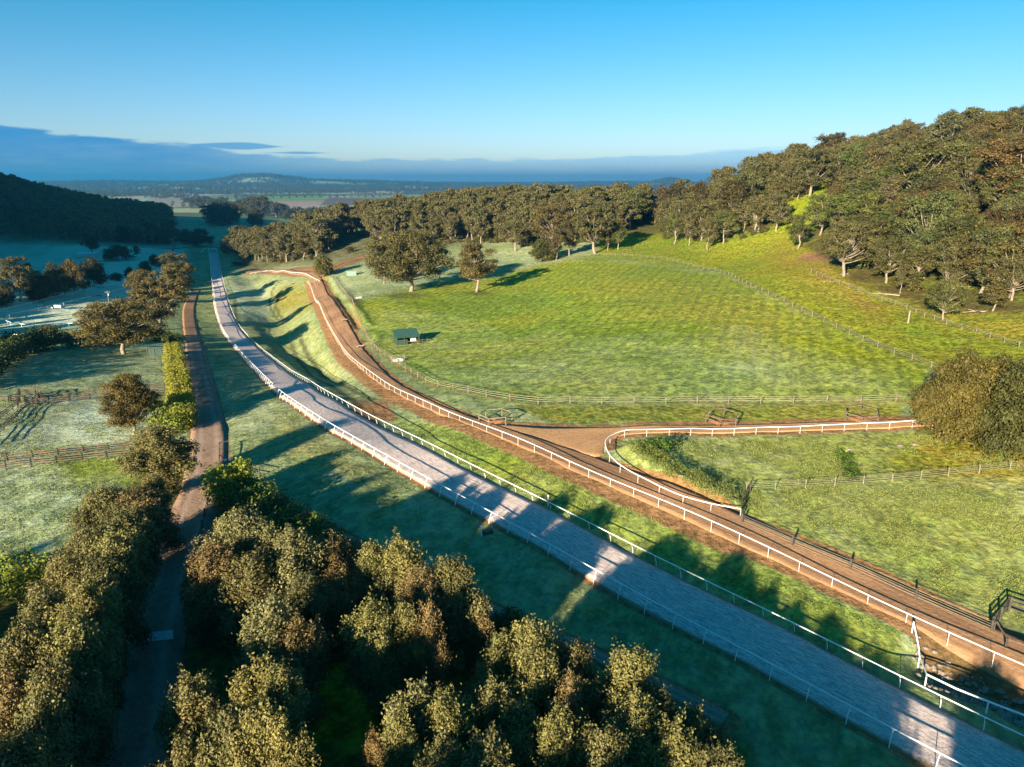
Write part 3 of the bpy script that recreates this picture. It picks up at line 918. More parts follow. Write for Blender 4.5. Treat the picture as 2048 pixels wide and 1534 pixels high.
# ------------------------------------------------------------------ foliage and bark materials
def mat_leaf(name, dark, light, trans=0.12):
    m = bpy.data.materials.new(name); m.use_nodes = True
    nt = m.node_tree; k = N(nt)
    b = nt.nodes['Principled BSDF']; out = nt.nodes['Material Output']
    b.inputs['Roughness'].default_value = 0.62; b.inputs['Specular IOR Level'].default_value = 0.25
    oi = k.n.new('ShaderNodeObjectInfo')
    tone = k.attr('tone')
    c = k.mix(tone, dark, light)
    # whole-tree variation, plus the tint given to each tree
    c = k.mix(k.math('MULTIPLY', k.ramp(oi.outputs['Random'], 0.5, 1.0), 0.28), c, k.mix(tone, (dark[0] * 1.35, dark[1] * 0.95, dark[2] * 0.8), (light[0] * 1.15, light[1] * 0.92, light[2] * 0.8)))
    c = k.mix(1.0, c, oi.outputs['Color'], 'MULTIPLY')
    k.l.new(c, b.inputs['Base Color'])
    tr = k.n.new('ShaderNodeBsdfTranslucent')
    k.l.new(k.mix(1.0, c, (1.0, 1.15, 0.5), 'MULTIPLY'), tr.inputs['Color'])
    ms = k.n.new('ShaderNodeMixShader'); ms.inputs[0].default_value = trans
    k.l.new(b.outputs[0], ms.inputs[1]); k.l.new(tr.outputs[0], ms.inputs[2])
    k.l.new(ms.outputs[0], out.inputs['Surface'])
    return m


def mat_bark(name, a, b2):
    m, nt, b = new_mat(name, 0.85, 0.15)
    k = N(nt)
    tc = k.n.new('ShaderNodeTexCoord').outputs['Object']
    n1_ = k.noise(k.scale(tc, (3, 3, 0.8)), 1.2, 4, 0.6)
    k.l.new(k.mix(k.ramp(n1_, 0.35, 0.65), a, b2), b.inputs['Base Color'])
    k.l.new(k.bump(n1_, 0.5, 0.05), b.inputs['Normal'])
    return m


M_GUM = mat_leaf('gum_leaves', (0.025, 0.027, 0.008), (0.138, 0.120, 0.038))
M_YGUM = mat_leaf('plantation_gum_leaves', (0.042, 0.044, 0.015), (0.225, 0.202, 0.082), 0.16)
M_WAT = mat_leaf('wattle_leaves', (0.022, 0.026, 0.008), (0.100, 0.086, 0.022))
M_HEDGE = mat_leaf('hedge_leaves', (0.036, 0.060, 0.010), (0.130, 0.160, 0.026), 0.15)
M_GOLD = mat_leaf('golden_hedge_leaves', (0.095, 0.110, 0.012), (0.33, 0.30, 0.035), 0.18)
M_BARK = mat_bark('pale_gum_bark', (0.28, 0.235, 0.18), (0.17, 0.125, 0.09))
M_BARKD = mat_bark('dark_bark', (0.12, 0.09, 0.06), (0.06, 0.045, 0.032))


def unit(v):
    return v / (np.linalg.norm(v, axis=-1, keepdims=True) + 1e-9)


def leaves(rg, cen, rad, per, size, flat=0.75, up=0.25, aspect=1.9, loose=0.0, lump=0.0):
    """quads of leaf sprays on the shells of ellipsoid clumps"""
    nC = len(cen)
    ci = np.repeat(np.arange(nC), per)
    n = len(ci)
    d_ = unit(rg.normal(size=(n, 3)))
    d_[:, 2] = np.where((d_[:, 2] < -0.2) & (rg.random(n) < 0.7), -d_[:, 2], d_[:, 2])
    rr = rad[ci] * (0.45 - 0.15 * loose + (0.6 + 0.4 * loose) * rg.random(n) ** (0.6 + 0.3 * loose))
    # lumpy shells
    rr *= 1 + 0.22 * np.sin(d_[:, 0] * 5 + ci) * np.sin(d_[:, 1] * 6 + ci * 2.1)
    if lump:
        ph = rg.random((nC, 8)) * 6.28
        P_ = ph[ci]
        f = (np.sin(4.2 * d_[:, 0] + 2.1 * d_[:, 2] + P_[:, 0]) * np.sin(3.7 * d_[:, 1] + P_[:, 1]) + 0.7 * np.sin(8.3 * d_[:, 0] + P_[:, 2]) * np.sin(7.4 * d_[:, 2] + P_[:, 3])
             + 0.55 * np.sin(15 * d_[:, 1] + P_[:, 4]) * np.sin(13 * d_[:, 2] + 9 * d_[:, 0] + P_[:, 5]))
        rr *= 1 + lump * f
        spike = rg.random(n) < 0.05
        rr = np.where(spike, rr * rg.uniform(1.0, 1.35, n), rr)
    p = cen[ci] + d_ * rr[:, None] * np.array([1, 1, flat])
    nrm = unit(d_ * (0.9 - 0.35 * loose) + rg.normal(size=(n, 3)) * 0.55 + np.array([0, 0, up]))
    a = unit(np.cross(nrm, rg.normal(size=(n, 3))))
    b = np.cross(nrm, a)
    s = size * (0.6 + 0.8 * rg.random(n))[:, None]
    a = a * s * 0.5 * aspect ** 0.5; b = b * s * 0.5 / aspect ** 0.5
    V = np.stack([p - a, p - b, p + a, p + b], 1).reshape(-1, 3)
    Q_ = np.arange(4 * n).reshape(-1, 4)
    ct = rg.random(nC)
    tone = np.clip(0.55 * rg.random(n) + 0.45 * ct[ci], 0, 1)
    return V, Q_, tone


def tube(pts, rad, sides=6):
    pts = np.asarray(pts, float); n = len(pts)
    t = unit(np.gradient(pts, axis=0))
    ref = np.where(np.abs(t[:, 2:3]) > 0.9, np.array([[1.0, 0, 0]]), np.array([[0, 0, 1.0]]))
    u = unit(np.cross(t, ref)); w = np.cross(t, u)
    a = np.linspace(0, 2 * math.pi, sides, endpoint=False)
    r = np.asarray(rad, float)[:, None, None]
    V = (pts[:, None] + r * (u[:, None] * np.cos(a)[None, :, None] + w[:, None] * np.sin(a)[None, :, None])).reshape(-1, 3)
    i, j = np.meshgrid(np.arange(n - 1), np.arange(sides), indexing='ij')
    j2_ = (j + 1) % sides
    Q_ = np.stack([i * sides + j, i * sides + j2_, (i + 1) * sides + j2_, (i + 1) * sides + j], -1).reshape(-1, 4)
    return V, Q_


def joinq(parts):
    V, Q_ = [], []
    o = 0
    for v, q in parts:
        V.append(v); Q_.append(q + o); o += len(v)
    return np.vstack(V), np.vstack(Q_)


def tree_geo(seed, H, R, style, nclump, per, size, sides=6):
    rg = np.random.default_rng(seed)
    cen, rad = [], []
    zb = {'spread': 0.22, 'tall': 0.24, 'young': 0.10, 'round': 0.12, 'stems': 0.06}[style]
    tries = 0
    lob = rg.random(6) * 6.28
    while len(cen) < nclump and tries < 4000:
        tries += 1
        f = rg.random() ** (0.75 if style in ('young', 'round') else 0.6)     # more towards the top
        z = H * (zb + (0.93 - zb) * f)
        prof = {'spread': math.sin(math.pi * (0.20 + 0.64 * f)) ** 0.8, 'tall': math.sin(math.pi * (0.20 + 0.66 * f)) ** 0.7,
                'young': (0.72 + 0.4 * f) * max(1 - f ** 4, 0) ** 0.55, 'round': math.sqrt(max(1 - (f * 1.0) ** 2.4, 0)) * 0.95, 'stems': (0.65 + 0.4 * f) * (1 - f ** 4) ** 0.5}[style]
        a = rg.random() * 6.283
        env = R * prof * (1 + 0.22 * math.sin(2 * a + lob[0]) + 0.16 * math.sin(3 * a + lob[1] + 4 * f))
        rr = env * (rg.random() ** (0.5 if style != 'spread' else 0.6))
        rc = R * {'spread': 0.22, 'tall': 0.27, 'young': 0.40, 'bushy': 0.3, 'round': 0.34, 'stems': 0.3}[style] * (0.65 + 0.7 * rg.random())
        rr = max(0, rr - rc * 0.5)
        c = np.array([rr * math.cos(a), rr * math.sin(a), z])
        if any(np.linalg.norm((c - q) * (1, 1, 1.25)) < 0.72 * (rc + s) * (0.9 if style != 'young' else 0.62) for q, s in zip(cen, rad)) and tries < 3500:
            continue
        cen.append(c); rad.append(rc)
    cen, rad = np.array(cen), np.array(rad)
    w = (rad / rad.mean()) ** 2
    V, Q_, tone = leaves(rg, cen, rad, np.maximum((per * w), 6).astype(int), size, {'spread': 0.72, 'tall': 0.85, 'young': 1.25}.get(style, 0.95), loose=0.8 if style == 'young' else 0.35, lump={'young': 0.26, 'round': 0.27, 'stems': 0.32}.get(style, 0.20))
    # wood
    parts = []
    tr = H * 0.017 * (1.4 if style == 'spread' else 1)
    top = H * (0.62 if style != 'young' else 0.85)
    zz = np.linspace(-0.3, top, 7)
    wob = np.cumsum(rg.normal(size=(7, 2)) * H * 0.014, axis=0); wob[0] = 0
    trunk = np.column_stack([wob, zz])
    parts.append(tube(trunk, np.linspace(tr * 1.25, tr * 0.35, 7), sides))
    order = np.argsort(-rad)
    for k_ in order[:max(8, int(nclump * 0.75))]:
        c = cen[k_]
        z0 = H * (0.14 if style in ('spread', 'young', 'stems') else 0.25) + (c[2] - H * 0.15) * (0.25 + 0.35 * rg.random())
        z0 = min(max(z0, H * 0.1), top * 0.95)
        b0 = np.array([np.interp(z0, zz, trunk[:, 0]), np.interp(z0, zz, trunk[:, 1]), z0])
        mid = b0 + (c - b0) * np.array([0.55, 0.55, 0.35]) + rg.normal(size=3) * R * 0.05
        t = np.linspace(0, 1, 5)[:, None]
        pth = (1 - t) ** 2 * b0 + 2 * t * (1 - t) * mid + t * t * c
        r0 = tr * (0.42 + 0.2 * rg.random())
        parts.append(tube(pth, np.linspace(r0, r0 * 0.22, 5), max(4, sides - 2)))
    return joinq(parts), (V, Q_, tone)


class Template: pass


def template(name, seed, H, R, style, nclump, per, size, leaf, bark, sides=6, parts=True, combined=False):
    (tv, tq), (lv, lq, tone) = tree_geo(seed, H, R, style, nclump, per, size, sides)
    t = Template(); t.H, t.R = H, R
    if parts:
        t.trunk = mesh_from('trunk', tv, tq); t.trunk.materials.append(bark)
        t.crown = mesh_from('crown', lv, lq, False); t.crown.materials.append(leaf)
        fattr(t.crown, 'tone', tone, 'FACE')
    if combined:
        V, Q_ = joinq([(tv, tq), (lv, lq)])
        me = mesh_from(name, V, Q_, False)
        me.materials.append(bark); me.materials.append(leaf)
        me.polygons.foreach_set('material_index', np.concatenate([np.zeros(len(tq), np.int32), np.ones(len(lq), np.int32)]))
        fattr(me, 'tone', np.concatenate([np.full(len(tq), .5), tone]), 'FACE')
        t.obj = bpy.data.objects.new(name, me)
    return t


YOUNG = [template('young', 100 + i, 10, 2.7 + 0.25 * (i % 3), 'young', 15 + 2 * (i % 3), 2300, 0.175, M_YGUM, M_BARK, parts=True, combined=True) for i in range(6)]
SPREAD = [template('spread', 200 + i, 20, 8.5, 'spread', 48, 270, 0.44, M_GUM, M_BARK, parts=True) for i in range(6)]
TALL = [template('tall', 300 + i, 20, 5.6, 'tall', 36, 210, 0.44, M_GUM, M_BARK, parts=True) for i in range(5)]
ROUND = [template('round', 400 + i, 9, 5.0, 'round', 26, 300, 0.36, M_WAT, M_BARKD, parts=True) for i in range(3)]
BIG = [template('big', 500 + i, 24, 11.5, 'spread', 88, 400, 0.42, M_GUM, M_BARK, 8, parts=True) for i in range(2)]
BUSH = [template('bush', 700, 10, 5.8, 'round', 34, 1100, 0.23, M_WAT, M_BARKD, parts=True)]
FAR = [template('far', 600 + i, 16, 5.6, 'spread' if i % 2 else 'tall', 20, 28, 1.1, M_GUM, M_BARK, 4, parts=False, combined=True) for i in range(5)]
MIDI = [template('midi', 650 + i, 18, 6.0, 'spread' if i % 2 else 'tall', 34, 130, 0.58, M_GUM, M_BARK, 4, parts=False, combined=True) for i in range(5)]
VSM = [template('vsm', 670 + i, 4.5, 2.8, 'round', 14, 45, 0.5, M_WAT, M_BARKD, 4, parts=False, combined=True) for i in range(3)]
VFAR = [template('vfar', 680 + i, 14, 8.5, 'round', 9, 14, 2.6, M_WAT, M_BARKD, 4, parts=False, combined=True) for i in range(3)]


def tree(name, tm, x, y, h, width=None, rz=0.0, tint=(1, 1, 1), label=None, cat='tree', group=None, z=None):
    s = h / tm.H
    sw = s if width is None else width / (2 * tm.R)
    e = bpy.data.objects.new(name, None)
    e.empty_display_size = 1
    e.location = (x, y, (zat(x, y) if z is None else z) - 0.1)
    e.rotation_euler = (0, 0, rz); e.scale = (sw, sw, s)
    col.objects.link(e)
    tag(e, label, cat, group)
    for nm, me in (('trunk', tm.trunk), ('crown', tm.crown)):
        o = bpy.data.objects.new(nm, me)
        o.parent = e
        if nm == 'crown': o.color = (*tint, 1)
        col.objects.link(o)
    return e


def scatter(name, tms, pts, scl, rot, idx, label, color=(1, 1, 1), cat=None):
    """one mass of trees nobody could count: points that carry trees"""
    n = len(pts)
    me = bpy.data.meshes.new(name)
    me.vertices.add(n); me.vertices.foreach_set('co', np.asarray(pts, np.float32).ravel())
    me.update()
    fattr(me, 'scl', scl); fattr(me, 'rot', rot)
    a = me.attributes.new('idx', 'INT', 'POINT'); a.data.foreach_set('value', np.asarray(idx, np.int32))
    o = link(bpy.data.objects.new(name, me)); o.color = (*color, 1)
    ng = bpy.data.node_groups.new(name, 'GeometryNodeTree')
    ng.interface.new_socket('Geometry', in_out='INPUT', socket_type='NodeSocketGeometry')
    ng.interface.new_socket('Geometry', in_out='OUTPUT', socket_type='NodeSocketGeometry')
    nn, ll = ng.nodes, ng.links
    gi, go = nn.new('NodeGroupInput'), nn.new('NodeGroupOutput')
    iop = nn.new('GeometryNodeInstanceOnPoints')
    ll.new(gi.outputs[0], iop.inputs['Points'])
    jg = nn.new('GeometryNodeJoinGeometry')
    for tm in tms:
        oi = nn.new('GeometryNodeObjectInfo'); oi.inputs['Object'].default_value = tm.obj
        g2 = nn.new('GeometryNodeGeometryToInstance')
        ll.new(oi.outputs['Geometry'], g2.inputs[0]); ll.new(g2.outputs[0], jg.inputs[0])
    ll.new(jg.outputs[0], iop.inputs['Instance'])
    iop.inputs['Pick Instance'].default_value = True

    def named(nm, t):
        q = nn.new('GeometryNodeInputNamedAttribute'); q.data_type = t; q.inputs['Name'].default_value = nm
        return q.outputs['Attribute']
    ll.new(named('idx', 'INT'), iop.inputs['Instance Index'])
    c = nn.new('ShaderNodeCombineXYZ'); ll.new(named('rot', 'FLOAT'), c.inputs[2])
    ll.new(c.outputs[0], iop.inputs['Rotation'])
    ll.new(named('scl', 'FLOAT'), iop.inputs['Scale'])
    ll.new(iop.outputs[0], go.inputs[0])
    md = o.modifiers.new('trees', 'NODES'); md.node_group = ng
    tag(o, label, cat, kind='stuff')
    return o


def candidates(x0, x1, y0, y1, step, seed):
    rg = np.random.default_rng(seed)
    X, Y = np.meshgrid(np.arange(x0, x1, step), np.arange(y0, y1, step))
    X = (X + rg.uniform(-.42, .42, X.shape) * step).ravel(); Y = (Y + rg.uniform(-.42, .42, Y.shape) * step).ravel()
    Z = height(X, Y)
    px, py, dp = project(X, Y, Z)
    return X, Y, Z, px, py, dp, rg


# ------------------------------------------------------------------ woods
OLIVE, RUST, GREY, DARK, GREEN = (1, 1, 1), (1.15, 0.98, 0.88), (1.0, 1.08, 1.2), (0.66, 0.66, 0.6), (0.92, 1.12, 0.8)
TINTS = [('olive', OLIVE), ('rusty brown', RUST), ('grey-green', GREY), ('dark', DARK), ('green', GREEN)]
woods = []      # x, y, z, px, py, depth, height, zone
WOOD_A = [(1325,478),(1400,486),(1440,489),(1500,480),(1555,458),(1590,470),(1640,500),(1668,522),(1700,536),(1790,565),(1850,596),(1900,612),(1960,608),(2048,606),(2400,640),(2400,60),(1600,60),(1300,300),(1290,440)]
CLEAR_A = [(1535,482),(1568,420),(1612,396),(1680,376),(1690,404),(1668,432),(1632,486)]
WOOD_B = [(472,524),(560,526),(630,520),(690,498),(740,500),(820,492),(1000,486),(1060,492),(1120,486),(1175,488),(1240,470),(1300,440),(1330,300),(900,330),(700,380),(480,440)]
CLEAR_B = [(655,512),(690,470),(735,468),(760,500),(720,512)]
X, Y, Z, px, py, dp, rg = candidates(20, 620, 120, 760, 8.6, 31)
Rr_ = np.hypot(X, Y)
m = (dp > 10) & inside(px, py, WOOD_A) & ~inside(px, py, CLEAR_A) & (Rr_ < 560)
for i in np.where(m)[0]: woods.append((X[i], Y[i], Z[i], px[i], py[i], dp[i], rg.uniform(9.5, 18.0) if rg.random() > 0.08 else rg.uniform(20, 24), 'A'))
X, Y, Z, px, py, dp, rg = candidates(-420, 330, 380, 900, 9.3, 32)
m = (dp > 10) & inside(px, py, WOOD_B) & ~inside(px, py, CLEAR_B) & ~inside(px, py, WOOD_A) & (dp < np.where(px < 640, 760, 840))
for i in np.where(m)[0]:
    woods.append((X[i], Y[i], Z[i], px[i], py[i], dp[i], rg.uniform(14, 25) * (0.92 if px[i] < 600 else 1.0), 'B'))
woods.sort(key=lambda w: -w[6] / w[5] - (0.004 if w[7] == 'A' else 0))
LANDM = {
 'A': [((1340,460), 'above the green gully'), ((1430,480), 'behind the row of slender gums'), ((1520,470), 'behind the grassy spur'), ((1610,470), 'beside the grassy clearing'),
       ((1700,540), 'near the corner of the upper timber fence'), ((1780,560), 'behind the fallen pale log'), ((1870,590), 'above the lone white-trunked sapling'), ((2000,600), 'above the dark shaded bank'),
       ((1750,450), 'halfway up the wooded hillside'), ((1900,480), 'in the thick of the hillside wood'), ((2040,500), 'high in the hillside wood'), ((1650,350), 'close to the skyline of the wooded hill'),
       ((1850,330), 'on the upper slope under the skyline'), ((2040,330), 'at the top of the wooded hill')],
 'B': [((520,510), 'in the dark belt beside the end of the gallop'), ((600,515), 'in the thicket behind the bend of the dirt track'), ((700,470), 'above the pale lane through the wood'), ((780,480), 'behind the big spreading gum'),
       ((870,480), 'in the wood behind the paddock'), ((960,480), 'beyond the leaning two-trunked gum'), ((1060,480), 'behind the fence of the far paddock'), ((1160,480), 'behind the pale forked gum'), ((1250,460), 'beside the green gully'),
       ((700,430), 'on the low end of the wooded ridge'), ((850,420), 'on the wooded ridge above the fields'), ((1050,410), 'on the crest of the middle ridge'), ((1250,400), 'on the crest beside the hillside wood')]}


def describe(px_, py_, zone, tint, h, kind):
    lm = min(LANDM[zone], key=lambda q: (q[0][0] - px_) ** 2 + 4 * (q[0][1] - py_) ** 2)[1]
    size = 'small' if h < 13 else ('tall' if h > 16.5 else 'mid-sized')
    return f'{size} {tint} {kind} {lm}'


N_IND = 205
ind, rest = woods[:N_IND], woods[N_IND:]
for i, (x, y, z, px_, py_, dp_, h, zn) in enumerate(ind):
    rr = rng.random()
    tm = (SPREAD if rr < 0.5 else TALL)[int(rng.integers(5))]
    if i % 9 == 4: tm = ROUND[i % 3]
    ti = TINTS[[0, 0, 1, 2, 3, 4][int(rng.integers(6))]]
    kind = 'spreading gum tree' if rr < 0.5 else 'upright gum tree'
    tree('gum_tree', tm, x, y, h, h * rng.uniform(0.75, 1.05) if rr < 0.5 else h * rng.uniform(0.55, 0.75), rng.random() * 6.28, tuple(c * rng.uniform(.85, 1.12) for c in ti[1]),
         describe(px_, py_, zn, ti[0], h, kind), 'tree', 'gum trees of the hillside wood' if zn == 'A' else 'gum trees of the middle wood', z)
if rest:
    a = np.array([w[:7] for w in rest], float)
    n = len(a)
    scatter('gum_wood', MIDI, a[:, :3] - [0, 0, .2], a[:, 6] / 18 * rng.uniform(0.9, 1.15, n), rng.random(n) * 6.28, rng.integers(0, 5, n), 'unbroken olive-brown gum wood covering the hillside and the middle ridge')
# scrub under the edge of the woods
X, Y, Z, px, py, dp, rg = candidates(-420, 330, 150, 560, 5.2, 36)
EDGE = [(480,500),(640,500),(720,470),(1000,478),(1240,455),(1340,440),(1420,470),(1500,462),(1580,440),(1660,500),(1800,560),(1900,590),(2060,590),(2200,560),(2200,520),(1700,430),(1560,400),(1300,400),(900,430),(480,480)]
m = (dp > 10) & (inside(px, py, WOOD_A) | inside(px, py, WOOD_B)) & ~inside(px, py, CLEAR_A) & ~inside(px, py, CLEAR_B) & (rg.random(len(X)) < 0.55)
n = int(m.sum()); print('SCRUB', n)
scatter('understorey_scrub', VSM, np.column_stack([X[m], Y[m], Z[m] - .2]), rg.uniform(0.35, 1.0, n), rg.random(n) * 6.28, rg.integers(0, 3, n), 'low brown-green scrub growing under the gum woods', (1.15, 1.1, .95))
# wooded hill across the valley
X, Y, Z, px, py, dp, rg = candidates(-1500, -240, 480, 1900, 10.5, 33)
WOOD_C = [(-400,300),(-400,468),(0,474),(180,484),(300,490),(345,486),(352,455),(335,425),(345,412),(300,380),(200,340),(0,300)]
m = (dp > 10) & inside(px, py, WOOD_C) & (np.hypot(X, Y) < 1500)
n = int(m.sum())
print('WOODS', len(woods), 'C', n)
scatter('valley_wood', FAR, np.column_stack([X[m], Y[m], Z[m] - .3]), rg.uniform(0.75, 1.15, n), rg.random(n) * 6.28, rg.integers(0, 5, n), 'dark shaded wood covering the hill across the valley', (1.6, 1.5, 1.3))
# woods and tree lines of the plain
X, Y, Z, px, py, dp, rg = candidates(-9000, 4500, 2600, 12500, 48, 34)
r_ = np.hypot(X, Y)
nzv = vnoise(X / 420, Y / 420, 41) * 0.6 + vnoise(X / 130, Y / 130, 42) * 0.5
m = (px > -120) & (px < 1450) & (r_ > 4300) & (nzv > np.interp(r_, [4300, 5500, 9000], [0.15, -0.25, -0.3]))
m |= (px > -120) & (px < 1450) & (r_ > 2700) & (r_ <= 4300) & (nzv > 0.62)
m &= ~inside(px, py, [(395,389),(840,387),(860,434),(430,434)]) & (rg.random(len(X)) < np.interp(r_, [2700, 6000, 12500], [0.8, 0.6, 0.42]))
pts = [(X[m], Y[m], Z[m], rg.uniform(0.8, 1.3, m.sum()) * np.interp(r_[m], [3000, 12000], [1.0, 2.2]))]
for (x0, y0, x1, y1, nn_, s) in ((424,410,475,411,26,1.0),(475,411,562,412,22,1.15),(560,425,700,424,60,1.0),(660,396,760,395,8,1.3),(440,400,640,395,14,1.2),(700,391,900,388,40,1.2),(470,393,660,391,50,1.1),(570,432,640,428,25,1.3)):
    for t in np.linspace(0, 1, nn_):
        g = unproject(x0 + (x1 - x0) * t, y0 + (y1 - y0) * t + rg.uniform(-.6, .6), rmin=1500)
        pts.append(([g[0]], [g[1]], [zat(*g)], [s * rg.uniform(0.7, 1.2)]))
PX_ = np.concatenate([np.ravel(p[0]) for p in pts]); PY_ = np.concatenate([np.ravel(p[1]) for p in pts]); PZ_ = np.concatenate([np.ravel(p[2]) for p in pts]); PS_ = np.concatenate([np.ravel(p[3]) for p in pts])
n = len(PX_); print('PLAIN', n)
scatter('distant_tree_belts', VFAR, np.column_stack([PX_, PY_, PZ_ - .5]), PS_, rg.random(n) * 6.28, rg.integers(0, 3, n), 'tree belts and woods scattered over the distant plain')

# ------------------------------------------------------------------ single trees one can tell apart
def T(px_, py_, hpx, wpx, tms, tint, label, group=None, name='gum_tree', k=None, lean=None):
    """tree whose foot is seen at (px, py); hpx / wpx its height and width in the frame"""
    g = unproject(px_, py_)
    z = zat(*g)
    _, _, d_ = project(g[0], g[1], z)
    h = hpx * float(d_) / FPX / 0.97; w = wpx * float(d_) / FPX
    tm = tms[(k if k is not None else int(rng.integers(len(tms))))]
    return tree(name, tm, g[0], g[1], h, w, rng.random() * 6.28, tint, label, 'tree', group, z)


T(822, 583, 118, 150, BIG, (1.05, 1.02, 0.95), 'big dense spreading gum with a dark forked trunk on the paddock fence line', k=0)
T(768, 567, 78, 62, SPREAD, (1.05, 0.98, 0.95), 'slimmer gum standing just behind the big spreading paddock gum', k=1)
T(953, 584, 98, 92, SPREAD, (1.15, 0.98, 0.88), 'smaller pale-trunked gum beside the big spreading gum on the paddock', k=2)
T(1190, 507, 95, 100, SPREAD, OLIVE, 'gum with a thick pale forked trunk on the crest of the paddock', k=3)
T(1138, 512, 70, 42, SPREAD, DARK, 'thin crooked gum left of the pale forked gum on the crest', k=4)
T(1112, 520, 62, 34, TALL, (0.9, .8, .75), 'straight dark-trunked gum behind the low dark wattle on the crest', k=0)
T(1088, 522, 44, 62, ROUND, (0.9, 1.0, 0.8), 'low spreading dark wattle at the fence below the crest', k=0, name='wattle_tree')
T(1236, 500, 52, 34, TALL, GREEN, 'slender green gum at the edge of the green gully', k=1)
T(1216, 502, 42, 26, TALL, OLIVE, 'small thin gum between the pale forked gum and the gully', k=2)
T(1031, 502, 60, 66, SPREAD, OLIVE, 'rounded olive gum at the top of the far paddock', k=5)
T(1100, 495, 82, 80, SPREAD, RUST, 'wide rusty gum standing behind the low dark wattle', k=1)
T(650, 551, 40, 46, ROUND, (1.5, 1.45, 1.0), 'round golden-topped wattle at the top bend of the dirt track', k=1, name='wattle_tree')
for q, (a, b_, h_, w_, t_, l_) in enumerate(((1348,488,62,44,GREEN,'leafy gum at the lower end of the slender gum row'), (1378,491,64,36,OLIVE,'second gum of the slender row, with a pale trunk'),
        (1415,500,62,40,OLIVE,'gum standing forward of the slender row, its bare trunk in the sun'), (1446,487,66,46,GREEN,'dense green gum at the upper end of the slender gum row'),
        (1552,462,74,62,GREY,'broad grey-green gum beside the bare grassy spur'), (1595,498,66,50,(0.8,1.0,0.8),'dense green gum standing over the bare brown patch'),
        (1640,470,80,66,GREEN,'tall green gum above the bare brown patch'), (1688,552,108,104,OLIVE,'wide gum with a pale trunk at the corner of the upper fence'),
        (1772,566,90,80,(.85,.9,.8),'dark-trunked gum among the fallen logs'), (1800,587,60,30,OLIVE,'thin white-stemmed sapling beside the fallen logs'),
        (1886,640,82,70,(0.9,1.05,0.8),'lone gum with a white trunk just behind the upper fence'), (1985,622,56,58,(1.0,0.95,0.8),'round brown-green bushy tree by the dark shaded bank'),
        (1748,540,100,110,OLIVE,'gum with bare spreading pale limbs behind the fallen logs'), (1905,585,110,90,OLIVE,'tall gum with white limbs above the lone white-trunked gum'),
        (2020,596,120,96,(1.05,1,.85),'tall gum leaning out over the dark shaded bank'))):
    T(a, b_, h_, w_, SPREAD if w_ > 60 else TALL, t_, l_, k=q % 5)
# trees around the far end of the gallop and the left valley
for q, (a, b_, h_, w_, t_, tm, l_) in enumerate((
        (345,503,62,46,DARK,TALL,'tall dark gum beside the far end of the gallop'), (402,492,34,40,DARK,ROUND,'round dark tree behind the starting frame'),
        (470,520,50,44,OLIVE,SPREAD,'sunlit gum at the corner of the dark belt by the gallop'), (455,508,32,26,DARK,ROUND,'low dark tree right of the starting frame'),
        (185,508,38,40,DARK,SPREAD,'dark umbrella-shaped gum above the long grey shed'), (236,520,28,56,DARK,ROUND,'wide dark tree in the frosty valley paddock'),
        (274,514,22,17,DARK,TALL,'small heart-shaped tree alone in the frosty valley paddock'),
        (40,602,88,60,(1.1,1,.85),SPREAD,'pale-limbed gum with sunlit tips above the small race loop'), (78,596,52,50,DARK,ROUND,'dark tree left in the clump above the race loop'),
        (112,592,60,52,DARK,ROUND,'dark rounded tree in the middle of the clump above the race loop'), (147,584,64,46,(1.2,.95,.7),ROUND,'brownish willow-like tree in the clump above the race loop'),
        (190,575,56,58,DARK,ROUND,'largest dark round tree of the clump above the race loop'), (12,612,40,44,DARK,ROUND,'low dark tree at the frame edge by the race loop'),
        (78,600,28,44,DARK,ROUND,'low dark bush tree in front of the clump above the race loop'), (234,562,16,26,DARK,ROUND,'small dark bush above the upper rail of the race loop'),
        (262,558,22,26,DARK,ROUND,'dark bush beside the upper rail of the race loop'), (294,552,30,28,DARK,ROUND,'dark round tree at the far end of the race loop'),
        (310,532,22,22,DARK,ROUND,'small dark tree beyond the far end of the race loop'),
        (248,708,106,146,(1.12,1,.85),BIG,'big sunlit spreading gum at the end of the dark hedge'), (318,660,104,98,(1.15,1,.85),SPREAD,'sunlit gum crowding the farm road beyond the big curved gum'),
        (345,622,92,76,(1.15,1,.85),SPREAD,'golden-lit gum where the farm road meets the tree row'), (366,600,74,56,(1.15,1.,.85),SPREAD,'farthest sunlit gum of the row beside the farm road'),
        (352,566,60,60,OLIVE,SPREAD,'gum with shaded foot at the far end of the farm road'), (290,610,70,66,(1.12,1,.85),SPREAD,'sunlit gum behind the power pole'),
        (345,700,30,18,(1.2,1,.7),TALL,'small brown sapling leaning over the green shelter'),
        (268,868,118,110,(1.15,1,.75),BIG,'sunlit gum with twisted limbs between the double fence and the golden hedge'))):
    T(a, b_, h_, w_, tm, t_, l_, k=q % len(tm), name='gum_tree' if tm is not ROUND else 'wattle_tree')
